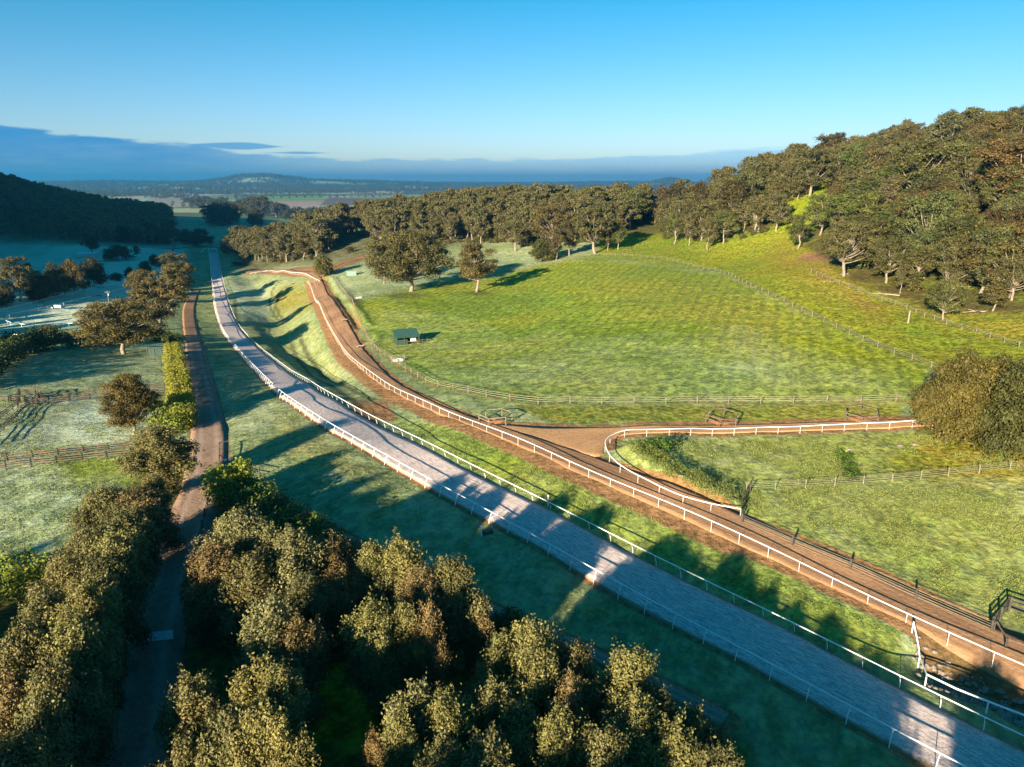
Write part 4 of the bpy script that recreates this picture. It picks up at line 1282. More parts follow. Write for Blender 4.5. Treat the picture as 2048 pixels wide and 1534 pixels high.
# dark clumps on the rise beyond the gallop
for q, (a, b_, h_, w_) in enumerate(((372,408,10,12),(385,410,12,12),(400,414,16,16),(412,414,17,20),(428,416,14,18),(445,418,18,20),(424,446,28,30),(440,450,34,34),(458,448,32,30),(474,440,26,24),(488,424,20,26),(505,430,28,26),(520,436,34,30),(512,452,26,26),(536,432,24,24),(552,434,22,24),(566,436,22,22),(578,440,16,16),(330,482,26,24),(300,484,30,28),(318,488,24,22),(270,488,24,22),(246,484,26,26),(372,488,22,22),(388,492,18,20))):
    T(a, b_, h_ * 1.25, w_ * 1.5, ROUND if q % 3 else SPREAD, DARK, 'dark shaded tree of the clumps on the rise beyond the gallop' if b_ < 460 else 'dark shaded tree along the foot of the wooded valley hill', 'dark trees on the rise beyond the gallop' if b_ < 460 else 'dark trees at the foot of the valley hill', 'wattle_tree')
# the dense bush at the end of the hairpin rail
for q, (a, b_, h_, w_, l_) in enumerate(((1905,880,170,160,'large golden-brown bushy wattle swallowing the end of the white rail'), (2040,905,180,170,'dark wattle thicket at the frame edge beside the golden-brown wattle'), (1980,845,130,120,'darker wattle standing behind the golden-brown wattle'))):
    T(a, b_, h_, w_, BUSH, ((1.35, 1.2, .85), (0.8, .9, .75), (0.9, .95, .8))[q], l_, k=0, name='wattle_tree')


# ------------------------------------------------------------------ plantation trees of the foreground: placed by their tops
def TY(px_, py_, wpx, h, tint, label, group, k):
    g = unproject(px_, py_, lift=h)
    z = zat(*g)
    _, _, d_ = project(g[0], g[1], z + h * .6)
    return tree('plantation_gum', YOUNG[k % 6], g[0], g[1], h, wpx * float(d_) / FPX, rng.random() * 6.28, tint, label, 'tree', group, z)


PINK, GOLD, PALE, KH = (1.12, 0.88, 0.84), (1.12, 1.12, 0.85), (1.1, 1.12, 1.1), (0.92, 0.92, 0.8)
LROW = [(312,862,112,8.5,KH),(272,972,110,8,PINK),(205,985,92,8,KH),(300,1010,96,8,KH),(240,1035,110,9,KH),(165,1070,100,8.5,KH),(285,1080,100,9,GOLD),(215,1110,110,9,KH),(130,1130,104,8.5,KH),(262,1150,96,9,KH),(185,1180,112,9.5,GOLD),
        (85,1195,110,9,KH),(140,1250,118,9.5,GOLD),(225,1235,84,8.5,KH),(40,1275,120,9.5,KH),(180,1315,105,9.5,KH),(95,1350,125,10,KH),(10,1360,120,9,PINK),(150,1405,115,10,KH),(55,1435,120,10,KH),(125,1490,120,10,KH),(-40,1430,130,10,PINK),(20,1520,130,10,KH),(335,955,60,7,KH)]
LN = ['at the far tip of the left row', 'next to the far tip', 'on the paddock side of the far end', 'hanging over the road beyond the first bend', 'in the middle of the far half', 'at the paddock edge of the far half', 'overhanging the road verge', 'in the thick of the row',
      'beside the frosty paddock', 'over the shaded road', 'in the widest part of the row', 'beside the bright green bush', 'opposite the concrete strip', 'just beyond the concrete strip', 'behind the bright green bush', 'close to the concrete strip',
      'in the near half of the row', 'at the frame edge of the near half', 'over the near shaded road', 'in the near end of the row', 'at the near end beside the road', 'at the near frame corner', 'in the bottom corner of the row', 'on the road verge below the far tip']
def tname(t): return {PINK: 'pinkish', GOLD: 'golden', PALE: 'pale', KH: 'khaki'}.get(t, 'dark')
for i, (a, b_, w_, h_, t_) in enumerate(LROW):
    w_ *= 1.12
    a = min(a, float(np.interp(b_ + 120, [960, 1102, 1162, 1233, 1309, 1406, 1534, 1700], [372, 322, 286, 252, 215, 178, 135, 80])) - w_ * 0.42)
    TY(a, b_, w_, h_, t_, f'{tname(t_)} young gum {LN[i]}', 'young gums in the row left of the farm road', i)
RGRP = [(475,1035,92,9,PALE,'tip of the plantation below the hedge'),(535,1045,84,9,PALE,'second along the hedge side of the plantation'),(585,1072,90,9,PALE,'broad one along the hedge, third from its bright end'),(430,1100,95,8.5,PINK,'on the road side of the plantation tip'),
        (395,1128,70,7.5,PINK,'low one reaching over the farm road'),(510,1110,100,8.5,KH,'inside the tip of the plantation'),(665,1080,64,7.5,PINK,'poking out of the dark hedge'),(680,1142,70,8,PINK,'small one standing off from the dark hedge'),
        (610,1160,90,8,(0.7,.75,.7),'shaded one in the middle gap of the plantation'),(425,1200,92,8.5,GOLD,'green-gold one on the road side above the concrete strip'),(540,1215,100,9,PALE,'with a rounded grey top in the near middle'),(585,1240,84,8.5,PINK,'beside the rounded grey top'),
        (480,1250,84,8.5,KH,'narrow one above the concrete strip'),(520,1310,104,9.5,GOLD,'left of the sunlit green glade'),(555,1350,92,9,GOLD,'large lit one at the edge of the green glade'),(420,1330,90,8.5,KH,'opposite the near half of the road row'),
        (340,1375,96,8.5,KH,'dark one reaching over the near farm road'),(430,1420,104,9.5,KH,'near one on the road side of the glade'),(530,1430,104,9.5,GOLD,'near one at the corner of the green glade'),(330,1470,100,9,KH,'nearest one on the road side'),(620,1290,64,7,KH,'thin leaning one above the green glade'),
        (745,1105,74,8.5,GOLD,'golden twin, its left half, beside the gallop verge'),(795,1095,84,9,GOLD,'golden twin, its right half, beside the gallop verge'),(900,1125,96,9.5,KH,'tallest one beside the gallop verge'),(845,1152,80,8.5,PINK,'rosy one left of the tallest by the verge'),
        (950,1185,60,7.5,PINK,'small rusty-topped one beside the footpath'),(745,1215,92,9,GOLD,'upright lit one above the green glade'),(800,1220,70,8.5,GOLD,'slim one right of the upright lit one'),(858,1222,60,8.5,PINK,'slender rosy-tipped one in the dark middle'),
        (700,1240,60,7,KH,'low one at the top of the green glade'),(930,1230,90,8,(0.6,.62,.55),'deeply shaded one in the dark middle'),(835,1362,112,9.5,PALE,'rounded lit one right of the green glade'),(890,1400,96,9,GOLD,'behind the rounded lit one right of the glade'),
        (800,1450,84,8.5,GOLD,'low lit one at the near edge of the glade'),(745,1475,50,5.5,PINK,'small purple-brown one at the near edge of the glade'),(1000,1272,84,9,GOLD,'left shoulder of the big right-hand clump'),(1062,1262,104,9.5,GOLD,'crown top of the big right-hand clump'),
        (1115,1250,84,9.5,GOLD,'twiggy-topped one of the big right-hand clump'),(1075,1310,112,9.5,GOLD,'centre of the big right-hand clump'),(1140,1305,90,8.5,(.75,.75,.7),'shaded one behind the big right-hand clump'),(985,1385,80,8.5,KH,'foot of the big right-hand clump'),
        (1040,1400,96,9,GOLD,'low front of the big right-hand clump'),(1140,1372,84,9,PINK,'orange-topped one right of the big clump'),(1185,1360,90,9,PINK,'second orange-topped one right of the big clump'),(1120,1440,104,9.5,GOLD,'nearest one below the orange-topped pair'),
        (1255,1318,110,9.5,GOLD,'wide lit one near the shaded footpath'),(1200,1330,70,8.5,KH,'narrow one left of the wide lit one'),(1315,1372,90,9,KH,'right shoulder of the wide lit one'),(1270,1410,104,9.5,GOLD,'front of the wide lit one'),
        (1390,1412,96,9,KH,'rightmost one, nearest the gallop'),(1350,1460,110,9.5,GOLD,'below the rightmost one'),(1200,1480,104,9.5,KH,'bottom edge one between the clumps'),(980,1490,104,9.5,KH,'bottom edge one below the big clump'),
        (1440,1490,104,9.5,KH,'bottom edge one closest to the gallop'),(880,1500,96,9,KH,'bottom edge one below the rounded lit one')]
for i, (a, b_, w_, h_, t_, l_) in enumerate(RGRP):
    if i in (9, 12, 15, 20, 29, 30, 37, 46): continue
    w_ *= 1.36
    if a < 440 and b_ > 1300: a += 34
    TY(a, b_, w_, h_, t_, f'{tname(t_)} young gum, {l_}'[:110], 'young gums of the plantation beside the gallop', i + 2)

# the plantation goes on below and behind the picture; its shade falls into it
def belt(name, pts, label, h0=9.0, h1=12.0):
    pts = np.array(pts, float); n = len(pts); rg = np.random.default_rng(77)
    z = height(pts[:, 0], pts[:, 1])
    px, py, dp = project(pts[:, 0], pts[:, 1], z + h1)
    out = ~((dp > 0) & (px > -60) & (px < 2108) & (py < 1600))
    pts, z = pts[out], z[out]; n = len(pts)
    scatter(name, YOUNG, np.column_stack([pts, z - .1]), rg.uniform(h0, h1, n) / 10, rg.random(n) * 6.28, rg.integers(0, 6, n), label)
    return n


rgb = np.random.default_rng(5)
bp = []
for x in np.arange(-75, 22, 6.0):
    for y in np.arange(-60, 34, 6.5):
        bp.append((x + rgb.uniform(-2, 2), y + rgb.uniform(-2, 2)))
bp = [p for p in bp if abs((p[0] - 31) * SUN_TO.y - (p[1] - 42) * SUN_TO.x) > 3.6]
belt('plantation_belt', bp, 'young gum plantation continuing toward the photographer')
belt('tall_belt', [(3, 12), (6, 8), (13, 1), (17, -4), (22, -3)], 'taller gums of the plantation behind the photographer', 12, 13.5)
bp = []
for y in np.arange(170, 330, 10.0):
    bp.append((-0.80 * y - 22 + rgb.uniform(-4, 4), y)); bp.append((-0.80 * y - 34 + rgb.uniform(-4, 4), y + 3))
    if y > 190:
        for q in (46, 57, 68, 80): bp.append((-0.80 * y - q + rgb.uniform(-4, 4), y + rgb.uniform(-4, 4)))
belt('shade_belt', bp, 'unseen belt of gums left of the paddocks, shading the race loop', 12, 17)  # gums out of view on the left, rows added to shade the race loop
# ------------------------------------------------------------------ fences and rails
def plain_mat(name, c, rough=0.6, var=0.15, spec=0.3, metal=0.0, nscale=2.0):
    m, nt, b = new_mat(name, rough, spec)
    k = N(nt)
    tc = k.pos()
    n_ = k.noise(tc, nscale, 4, 0.6)
    k.l.new(k.mix(k.ramp(n_, 0.3, 0.7), tuple(v * (1 - var) for v in c), tuple(min(1, v * (1 + var)) for v in c)), b.inputs['Base Color'])
    b.inputs['Metallic'].default_value = metal
    k.l.new(k.bump(n_, 0.25, 0.01), b.inputs['Normal'])
    return m


M_WHITE = plain_mat('white_rail_plastic', (0.80, 0.80, 0.79), 0.45, 0.06)
M_WOOD = plain_mat('weathered_grey_timber', (0.17, 0.14, 0.10), 0.9, 0.3)
M_WOODP = plain_mat('pale_weathered_rail', (0.21, 0.19, 0.125), 0.9, 0.25)
M_BLACK = plain_mat('dark_stained_timber', (0.055, 0.048, 0.040), 0.8, 0.3)
M_BRN = plain_mat('brown_timber', (0.12, 0.085, 0.06), 0.85, 0.3)
M_CONC = plain_mat('pale_concrete', (0.55, 0.54, 0.52), 0.8, 0.12)


def box_geo(sx, sy, sz, cz=0.0, bev=0.0):
    x, y, z = sx / 2, sy / 2, sz / 2
    v = np.array([(-x, -y, -z), (x, -y, -z), (x, y, -z), (-x, y, -z), (-x, -y, z), (x, -y, z), (x, y, z), (-x, y, z)], float)
    v[:, 2] += cz
    if bev:
        v[4:, :2] *= (1 - bev)
    q = np.array([(0, 3, 2, 1), (4, 5, 6, 7), (0, 1, 5, 4), (1, 2, 6, 5), (2, 3, 7, 6), (3, 0, 4, 7)])
    return v, q


def mk(name, geo, mat, smooth=False):
    me = mesh_from(name, geo[0], geo[1], smooth); me.materials.append(mat)
    return me


def part(name, me, parent, loc=(0, 0, 0), rot=(0, 0, 0), scl=(1, 1, 1)):
    o = bpy.data.objects.new(name, me)
    o.parent = parent; o.location = loc; o.rotation_euler = rot; o.scale = scl
    col.objects.link(o)
    return o


def empty(name, loc, rz=0.0, label=None, cat=None, group=None):
    e = bpy.data.objects.new(name, None); e.location = loc; e.rotation_euler = (0, 0, rz); e.empty_display_size = 0.5
    col.objects.link(e); tag(e, label, cat, group)
    return e


def stations(line, spacing):
    line = np.asarray(line, float)
    n = max(2, int(round(length(line) / spacing)) + 1)
    return resample(line, n)


GOOSE = {}


def goose_post(h, off, r, mat):
    key = (h, off, r, mat.name)
    if key not in GOOSE:
        t = np.linspace(0, 1, 7)
        x = off * (1 - t ** 2.2)                 # foot stands outside the running line
        z = -0.3 + (h + 0.3) * t
        GOOSE[key] = mk('post', tube(np.column_stack([x, np.zeros(7), z]), np.full(7, r), 6), mat, True)
    return GOOSE[key]


def running_rail(name, line, spacing, label, cat='rail', side=1, h=1.25, off=0.55, rr=0.075, pr=0.035, lift=0.0, straight=False, mat=None, group=None):
    """plastic racing rail: posts as parts, one running rail on top. side: where the feet stand (+1 = left of the line's direction)"""
    mat = mat or M_WHITE
    st = stations(line, spacing)
    z = zs(st) + lift
    if len(st) > 30: z = smooth(z, 2.5) + 0.03
    d_ = np.gradient(st, axis=0); ang = np.arctan2(d_[:, 1], d_[:, 0])
    root = empty(name, (st[0][0], st[0][1], z[0]), 0, label, cat, group)
    o0 = np.array([st[0][0], st[0][1], z[0]])
    pm = goose_post(h, 0.0 if straight else off, pr, mat)
    if len(st) > 290: raise ValueError(name)
    for i in range(len(st)):
        part('post', pm, root, np.array([st[i][0], st[i][1], z[i]]) - o0, (0, 0, ang[i] + side * math.pi / 2 + rng.normal() * 0.03))
    fine = resample(line, max(len(st) * 3, 8))
    zf = np.interp(np.linspace(0, 1, len(fine)), np.linspace(0, 1, len(st)), z)
    g = tube(np.column_stack([fine, zf + h]) - o0, np.full(len(fine), rr), 8)
    part('running_rail', mk('running_rail', g, mat, True), root)
    return root


BOXES = {}


def ubox(mat):
    if mat.name not in BOXES:
        v, q = box_geo(1, 1, 1)
        v[:, 0] += 0.5
        BOXES[mat.name] = mk('rail', (v, q), mat)
    return BOXES[mat.name]


def pbox(mat, w, h):
    key = (mat.name, w, h)
    if key not in BOXES:
        BOXES[key] = mk('post', box_geo(w, w, h + 0.4, (h - 0.4) / 2, 0.12), mat)
    return BOXES[key]


def timber_fence(name, line, spacing, label, levels=(0.45, 0.8, 1.15), h=1.3, pw=0.14, rt=(0.035, 0.055), mp=None, mr=None, cat='fence', rails_each=True, group=None, closed=False, corners=False):
    mp = mp or M_WOOD; mr = mr or mp
    if corners:      # keep the corner points as given
        seg = []
        line = np.asarray(line, float)
        for a, b_ in zip(line[:-1], line[1:]):
            n = max(1, int(round(np.linalg.norm(b_ - a) / spacing)))
            seg += [a + (b_ - a) * k_ / n for k_ in range(n)]
        st = np.array(seg + ([] if closed else [line[-1]]))
        if closed: st = np.vstack([st, line[:1]])
    else:
        st = stations(line, spacing)
    z = zs(st)
    o0 = np.array([st[0][0], st[0][1], z[0]])
    root = empty(name, o0, 0, label, cat, group)
    P3 = np.column_stack([st, z]) - o0
    m_ = len(st) - (1 if closed else 0)
    for i in range(m_):
        d_ = st[min(i + 1, len(st) - 1)] - st[max(i - 1, 0)]
        part('post', pbox(mp, pw, h), root, P3[i] + [0, 0, rng.normal() * 0.02], (rng.normal() * .015, rng.normal() * .015, math.atan2(d_[1], d_[0])))
    if rails_each and (len(st) - 1) * len(levels) <= 290:
        rm = ubox(mr)
        for i in range(len(st) - 1):
            dv = P3[i + 1] - P3[i]
            L_ = float(np.linalg.norm(dv)); a = math.atan2(dv[1], dv[0]); b_ = -math.asin(dv[2] / L_)
            nrm = np.array([-math.sin(a), math.cos(a), 0]) * (pw / 2 + rt[0] / 2 + 0.004)
            for lv in levels:
                part('rail', rm, root, P3[i] + nrm + [0, 0, lv], (0, b_ + rng.normal() * .002, a), (L_ - 0.01, rt[0], rt[1]))
    else:
        for lv in levels:
            d_ = np.gradient(st, axis=0); d_ /= np.linalg.norm(d_, axis=1)[:, None]
            off = np.column_stack([-d_[:, 1], d_[:, 0], np.zeros(len(st))]) * (pw / 2 + rt[0] / 2 + .004)
            part('rail', mk('rail', tube(P3 + off + [0, 0, lv], np.full(len(st), rt[1] / 2), 4), mr), root)
    return root


def sub(line, a, b):
    n = len(line); return line[int(a * (n - 1)):int(b * (n - 1)) + 1]


# grey gallop: two long running rails; the feet stand outside the track
d_ = gL - gR; d_ /= np.linalg.norm(d_, axis=1)[:, None]
running_rail('running_rail_fence', gL - d_ * 0.25, 3.1, 'white running rail on curved posts along the lower edge of the grey gallop', side=1, off=0.5, rr=0.056, pr=0.034)
running_rail('running_rail_fence', (gR + d_ * 0.15), 3.0, 'white running rail on curved posts along the upper edge of the grey gallop', side=1, off=-0.5, rr=0.055, pr=0.035)
# dirt track rails
running_rail('running_rail_fence', resample(dL, 300)[0:296], 3.5, 'long white rail along the lower side of the red dirt track', h=1.15, rr=0.052, pr=0.022, straight=True, lift=0.05)
running_rail('running_rail_fence', catmull(G([(640,566),(622,556),(605,550),(575,546),(545,545),(500,544)]), 1.0), 3.5, 'white rail bending left at the far end of the dirt track', h=1.15, rr=0.11, pr=0.04, straight=True)
hair = catmull(G([(1480,1036),(1425,1026),(1360,1008),(1300,980),(1250,953),(1222,930),(1210,905),(1215,890),(1240,878),(1262,874),(1330,873),(1400,872),(1500,870),(1600,867),(1700,862),(1800,857),(1870,853)]), 1.0)
running_rail('running_rail_fence', hair, 3.3, 'white rail sweeping round the hairpin of the dirt track', h=1.15, rr=0.065, pr=0.022, straight=True)
running_rail('running_rail_fence', G([(1824,1262),(1836,1296),(1851,1364)]), 2.6, 'short angled white rail running down to the rocky drain', h=1.1, rr=0.07, pr=0.06, straight=True)
running_rail('running_rail_fence', G([(1851,1364),(1912,1397),(1975,1424),(2040,1450),(2110,1482)]), 3.6, 'white rail between the rocky drain and the grey gallop', h=1.1, rr=0.08, pr=0.06, straight=True)

# paddock fences
timber_fence('timber_fence', pad1, 5.3, 'weathered post and rail fence round the foot of the big paddock', mp=M_WOOD, mr=M_WOODP, corners=False)
timber_fence('timber_fence', catmull(G([(1196,510),(1270,514),(1340,522),(1410,540),(1450,549),(1510,578),(1600,620),(1680,660),(1745,690),(1800,712),(1860,735),(1900,752)]), 2.0), 5.6, 'post and rail fence along the upper edge of the big paddock', mp=M_WOOD, mr=M_WOODP)
timber_fence('timber_fence', catmull(G([(1622,545),(1645,556),(1690,573),(1725,588),(1790,610),(1820,622),(1875,643),(1940,664),(2020,690),(2100,715)]), 2.0), 4.6, 'post and rail fence below the hillside wood', mp=M_WOOD, mr=M_WOODP)
timber_fence('timber_fence', G([(1492,982),(1535,979),(1610,976),(1680,972),(1720,969),(1830,960),(1900,952),(1980,944),(2080,936)]), 3.8, 'pale wire and rail fence crossing the lower paddock from the gate', (0.3, 0.55, 0.8, 1.05), 1.2, 0.10, (0.03, 0.03), M_WOODP, M_WOODP)
timber_fence('timber_fence', G([(1484,1048),(1585,1092),(1700,1140),(1832,1200),(1930,1245),(1982,1265)]), 6.2, 'dark post and wire fence along the upper side of the dirt track', (0.3, 0.55, 0.8, 1.05), 1.3, 0.18, (0.03, 0.03), M_BLACK, M_WOODP)
timber_fence('timber_fence', G([(1984,1262),(2017,1222),(2110,1256)]), 2.6, 'dark timber yard fence in the corner of the lower paddock', (0.3, 0.65, 1.0, 1.35), 1.5, 0.18, (0.05, 0.14), M_BLACK, M_BLACK, corners=True)
timber_fence('timber_fence', G([(1986,1266),(2010,1300),(2110,1335)]), 3.2, 'single-rail dark fence running from the yard to the track', (1.1,), 1.2, 0.14, (0.06, 0.12), M_BLACK, M_BRN, corners=True)
timber_fence('timber_fence', G([(1482,1040),(1484,1010),(1500,985)]), 2.0, 'dark field gate leaning between the white rail and the paddock fence', (0.25, 0.5, 0.75, 1.0, 1.25), 1.35, 0.12, (0.04, 0.06), M_BLACK, M_BLACK, cat='gate', corners=True)
timber_fence('timber_fence', G([(700,606),(750,592),(808,581),(860,572),(914,560),(975,548),(1031,540),(1100,528),(1150,517),(1196,510)]), 4.6, 'thin post fence between the big paddock and the far paddock', (0.4, 0.8, 1.1), 1.3, 0.13, (0.02, 0.02), M_WOOD, M_WOODP)
timber_fence('timber_fence', G([(669,556),(680,575),(692,592)]), 3.2, 'short run of fence beside the top of the dirt track', mp=M_WOOD, mr=M_WOODP)
timber_fence('timber_fence', G([(662,549),(690,534),(715,522),(745,516)]), 5.0, 'dark fence curving up from the dirt track to the pale lane', mp=M_BRN, mr=M_BRN)
timber_fence('timber_fence', G([(705,606),(692,592)]), 2.0, 'gate between the two paddocks beside the dirt track', mp=M_BRN, mr=M_WOODP, cat='gate')
timber_fence('timber_fence', G([(510,543),(560,540),(610,536),(640,532)]), 7.0, 'low fence behind the far bend of the dirt track', (0.6, 1.1), 1.2, 0.16, (0.05, 0.12), M_WOOD, M_WOOD)
timber_fence('timber_fence', G([(900,506),(1000,499),(1100,500),(1180,489),(1240,482)]), 6.0, 'thin fence at the back of the far paddock under the trees', (0.4, 0.8, 1.1), 1.3, 0.15, (0.03, 0.03), M_WOOD, M_WOODP)
timber_fence('timber_fence', G([(1245,508),(1290,490),(1330,478)]), 5.0, 'thin fence climbing the green gully', (0.4, 0.8, 1.1), 1.3, 0.14, (0.03, 0.03), M_WOOD, M_WOODP)
# left paddocks
for i, (pl, lb) in enumerate((([(-40,803),(40,803),(80,803),(140,796),(200,790),(270,784),(330,778)], 'dark timber fence, far side of the double fence, below the shaded paddock'),
        ([(55,812),(120,806),(190,799),(260,792),(330,787)], 'dark timber fence, near side of the double fence, above the frosty paddock'),
        ([(-40,931),(32,921),(95,915),(155,909),(215,902),(265,898)], 'dark timber fence, upper one of the pair below the frosty paddock'),
        ([(-40,944),(50,935),(105,930),(165,923),(220,918),(262,914)], 'dark timber fence, lower one of the pair below the frosty paddock'),
        ([(-20,895),(20,850),(45,825),(70,808)], 'dark timber fence running diagonally, the one nearer the frosty paddock'),
        ([(-30,862),(10,835),(30,818),(42,806)], 'dark timber fence running diagonally, the one at the frame edge'),
        ([(-30,1255),(40,1240),(90,1228)], 'dark timber fence beside the bright green bush'),
        ([(-30,1170),(20,1160),(60,1150)], 'thin dark fence behind the bright green bush'))):
    timber_fence('timber_fence', G(pl), 3.3 if i < 6 else 3.0, lb, (0.45, 0.8, 1.15), 1.3, 0.15, (0.05, 0.12), M_BLACK, M_BRN)
# the timber pens where the double fences cross
for pl, lb in (([(38,806),(40,792),(72,790),(84,797),(66,810)], 'dark timber holding pen where the double fences meet'), ([(18,806),(40,802),(36,816)], 'small dark timber pen left of the holding pen')):
    timber_fence('timber_pen', G(pl), 2.6, lb, (0.4, 0.75, 1.1, 1.4), 1.5, 0.16, (0.05, 0.13), M_BLACK, M_BRN, corners=True)
# road-side fences
timber_fence('pipe_gate', G([(458,896),(440,900),(440,926),(455,938)]), 3.0, 'dark pipe barrier standing at the bend of the farm road', (1.15,), 1.2, 0.12, (0.08, 0.10), M_BLACK, M_BLACK, cat='barrier', corners=True)
timber_fence('timber_fence', G([(462,945),(492,950),(520,954)]), 3.4, 'three-post dark fence beside the hedge end', (0.55, 1.05), 1.2, 0.13, (0.05, 0.09), M_BLACK, M_BLACK)
timber_fence('timber_fence', G([(436,985),(420,992),(405,1060),(392,1115),(380,1150)]), 3.2, 'dark timber fence between the farm road and the green strip', (0.55, 1.05), 1.2, 0.13, (0.05, 0.09), M_BLACK, M_BLACK, corners=True)
# race loop rails
loopu = catmull(G([(-60,640),(0,625),(50,613),(100,600),(150,588),(200,577),(250,566),(290,557)]), 2.0)
running_rail('running_rail_fence', loopu, 6.0, 'outer white rail of the small race loop in the shaded valley', h=1.2, rr=0.09, pr=0.06, straight=True)
loopi = catmull(G([(165,652),(120,654),(60,654),(25,651),(12,645),(22,635),(60,626),(110,614),(160,602),(210,591),(250,580),(285,572)]), 2.0)
running_rail('running_rail_fence', loopi, 5.0, 'inner white rail curling round the end of the small race loop', h=1.2, rr=0.10, pr=0.06, straight=True)
running_rail('running_rail_fence', G([(-60,673),(0,675),(40,676),(85,677)]), 5.0, 'low white rail catching the sun behind the dark hedge', h=1.2, rr=0.09, pr=0.06, straight=True)
timber_fence('timber_fence', catmull(G([(-60,478),(0,478),(60,480),(120,484),(180,489),(240,493),(300,497),(345,499)]), 4.0), 9.0, 'fence line along the foot of the wooded valley hill', (0.5, 1.0), 1.3, 0.2, (0.06, 0.10), M_BRN, M_BRN)
# ------------------------------------------------------------------ hedges and low shrubs
M_TUFT = mat_leaf('grass_blades', (0.085, 0.115, 0.018), (0.25, 0.27, 0.08), 0.3)
def hedge(name, line, w, h, leaf, label, size=0.3, dens=26, ends=1.0, cat='hedge', tint=(1, 1, 1), lump=0.25):
    line = np.asarray(line, float)
    L_ = length(line)
    rg = np.random.default_rng(int(L_ * 10))
    n = max(3, int(L_ / (w * 0.38)))
    st = resample(line, n); z = zs(st)
    d_ = np.gradient(st, axis=0); d_ /= np.linalg.norm(d_, axis=1)[:, None] + 1e-9
    nr_ = np.column_stack([-d_[:, 1], d_[:, 0]])
    cen, rad = [], []
    for i in range(n):
        hh = h * (1 + lump * 0.5 * math.sin(i * 0.9) + lump * rg.normal() * 0.5)
        for s in (-0.3, 0.3):
            for lv in ((0.3, 0.75) if hh > w * 0.5 else (0.45,)):
                r = w * 0.34 * rg.uniform(0.8, 1.2)
                c = st[i] + nr_[i] * w * s * rg.uniform(0.7, 1.2) + d_[i] * rg.normal() * 0.3
                cen.append((c[0], c[1], z[i] + hh * lv)); rad.append(r)
    cen, rad = np.array(cen), np.array(rad)
    o0 = np.array([st[0][0], st[0][1], z[0]])
    V, Q_, tone = leaves(rg, cen - o0, rad, np.maximum(dens * rad ** 2 / (size ** 2) * 0.28, 8).astype(int), size, h / w * 0.9 if h > w else 0.9, 0.3, 1.5)
    root = empty(name, o0, 0, label, cat)
    me = mesh_from('foliage', V, Q_, False); me.materials.append(leaf); fattr(me, 'tone', tone, 'FACE')
    o = part('foliage', me, root); o.color = (*tint, 1)
    stems = []
    for i in range(0, n, max(1, int(1.5 * n / L_) if L_ > 20 else 1)):
        b = np.array([st[i][0], st[i][1], z[i]]) - o0
        stems.append(tube([b - [0, 0, .2], b + [rg.normal() * .1, rg.normal() * .1, h * .4], b + [rg.normal() * .3, rg.normal() * .3, h * .75]], [.09, .06, .03], 4))
    tag(part('stems', mk('stems', joinq(stems), M_BARKD), root), kind='stuff')
    return root


hedge('clipped_hedge', G([(346,712),(350,735),(356,765),(361,800),(366,835),(368,862)]), 3.6, 3.6, M_GOLD, 'tall golden-green clipped hedge along the farm road', 0.24, 30)
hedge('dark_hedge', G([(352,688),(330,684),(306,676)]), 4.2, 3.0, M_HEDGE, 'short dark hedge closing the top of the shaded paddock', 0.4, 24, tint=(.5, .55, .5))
hedge('green_hedge', G([(478,1012),(505,1022),(540,1042),(575,1065),(620,1095),(660,1120),(700,1140),(735,1155)]), 4.2, 2.5, M_HEDGE, 'dense green hedge running down from the bright corner bush beside the gallop', 0.26, 26, tint=(.85, .95, .8))
hedge('golden_bush', G([(462,1003),(476,1008)]), 4.6, 3.6, M_GOLD, 'bright yellow-green bush at the road end of the green hedge', 0.24, 36, cat='bush', tint=(.85, 1, .8))
hedge('green_shrub', G([(1020,1268),(1010,1262)]), 2.4, 1.6, M_HEDGE, 'small green shrub beside the footpath below the gallop', 0.24, 28, cat='bush', tint=(.7, .8, .7))
hedge('green_bush', G([(-20,1215),(20,1207),(60,1192),(85,1180)]), 4.0, 3.2, M_GOLD, 'bright green bush mass at the frame edge beside the frosty paddock', 0.26, 30, cat='bush', tint=(.75, .95, .8))
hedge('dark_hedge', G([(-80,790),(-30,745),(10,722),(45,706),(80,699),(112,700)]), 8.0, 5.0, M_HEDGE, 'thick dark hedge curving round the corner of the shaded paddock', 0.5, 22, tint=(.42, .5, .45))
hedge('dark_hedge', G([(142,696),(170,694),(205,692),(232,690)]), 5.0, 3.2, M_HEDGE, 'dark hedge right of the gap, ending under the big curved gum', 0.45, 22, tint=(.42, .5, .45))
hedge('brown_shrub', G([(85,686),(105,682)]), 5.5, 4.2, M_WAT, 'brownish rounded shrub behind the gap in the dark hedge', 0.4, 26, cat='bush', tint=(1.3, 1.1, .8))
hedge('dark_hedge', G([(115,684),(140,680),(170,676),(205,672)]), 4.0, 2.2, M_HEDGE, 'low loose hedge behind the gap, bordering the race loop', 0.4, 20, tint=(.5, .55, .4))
hedge('green_shrubs', G([(330,872),(345,860),(356,850)]), 5.0, 3.4, M_GOLD, 'leafy green shrubs where the golden hedge meets the gnarled gum', 0.3, 28, cat='bush', tint=(.7, .85, .8))
hedge('bramble_bank', G([(1275,912),(1310,938),(1355,968),(1400,988),(1455,1012)]), 3.0, 0.35, M_TUFT, 'low bank of rank green grass inside the hairpin rail', 0.13, 20, cat='grass bank')
hedge('weed_clump', G([(1295,905),(1312,915)]), 3.6, 1.5, M_HEDGE, 'dark tussock of weeds at the head of the hairpin', 0.2, 26, cat='bush', tint=(.7, .9, .8))
hedge('weed_clump', G([(1690,905),(1700,925),(1708,948)]), 1.8, 0.8, M_HEDGE, 'dark green rushes growing along the little gully', 0.2, 26, cat='bush', tint=(.7, .9, .7))
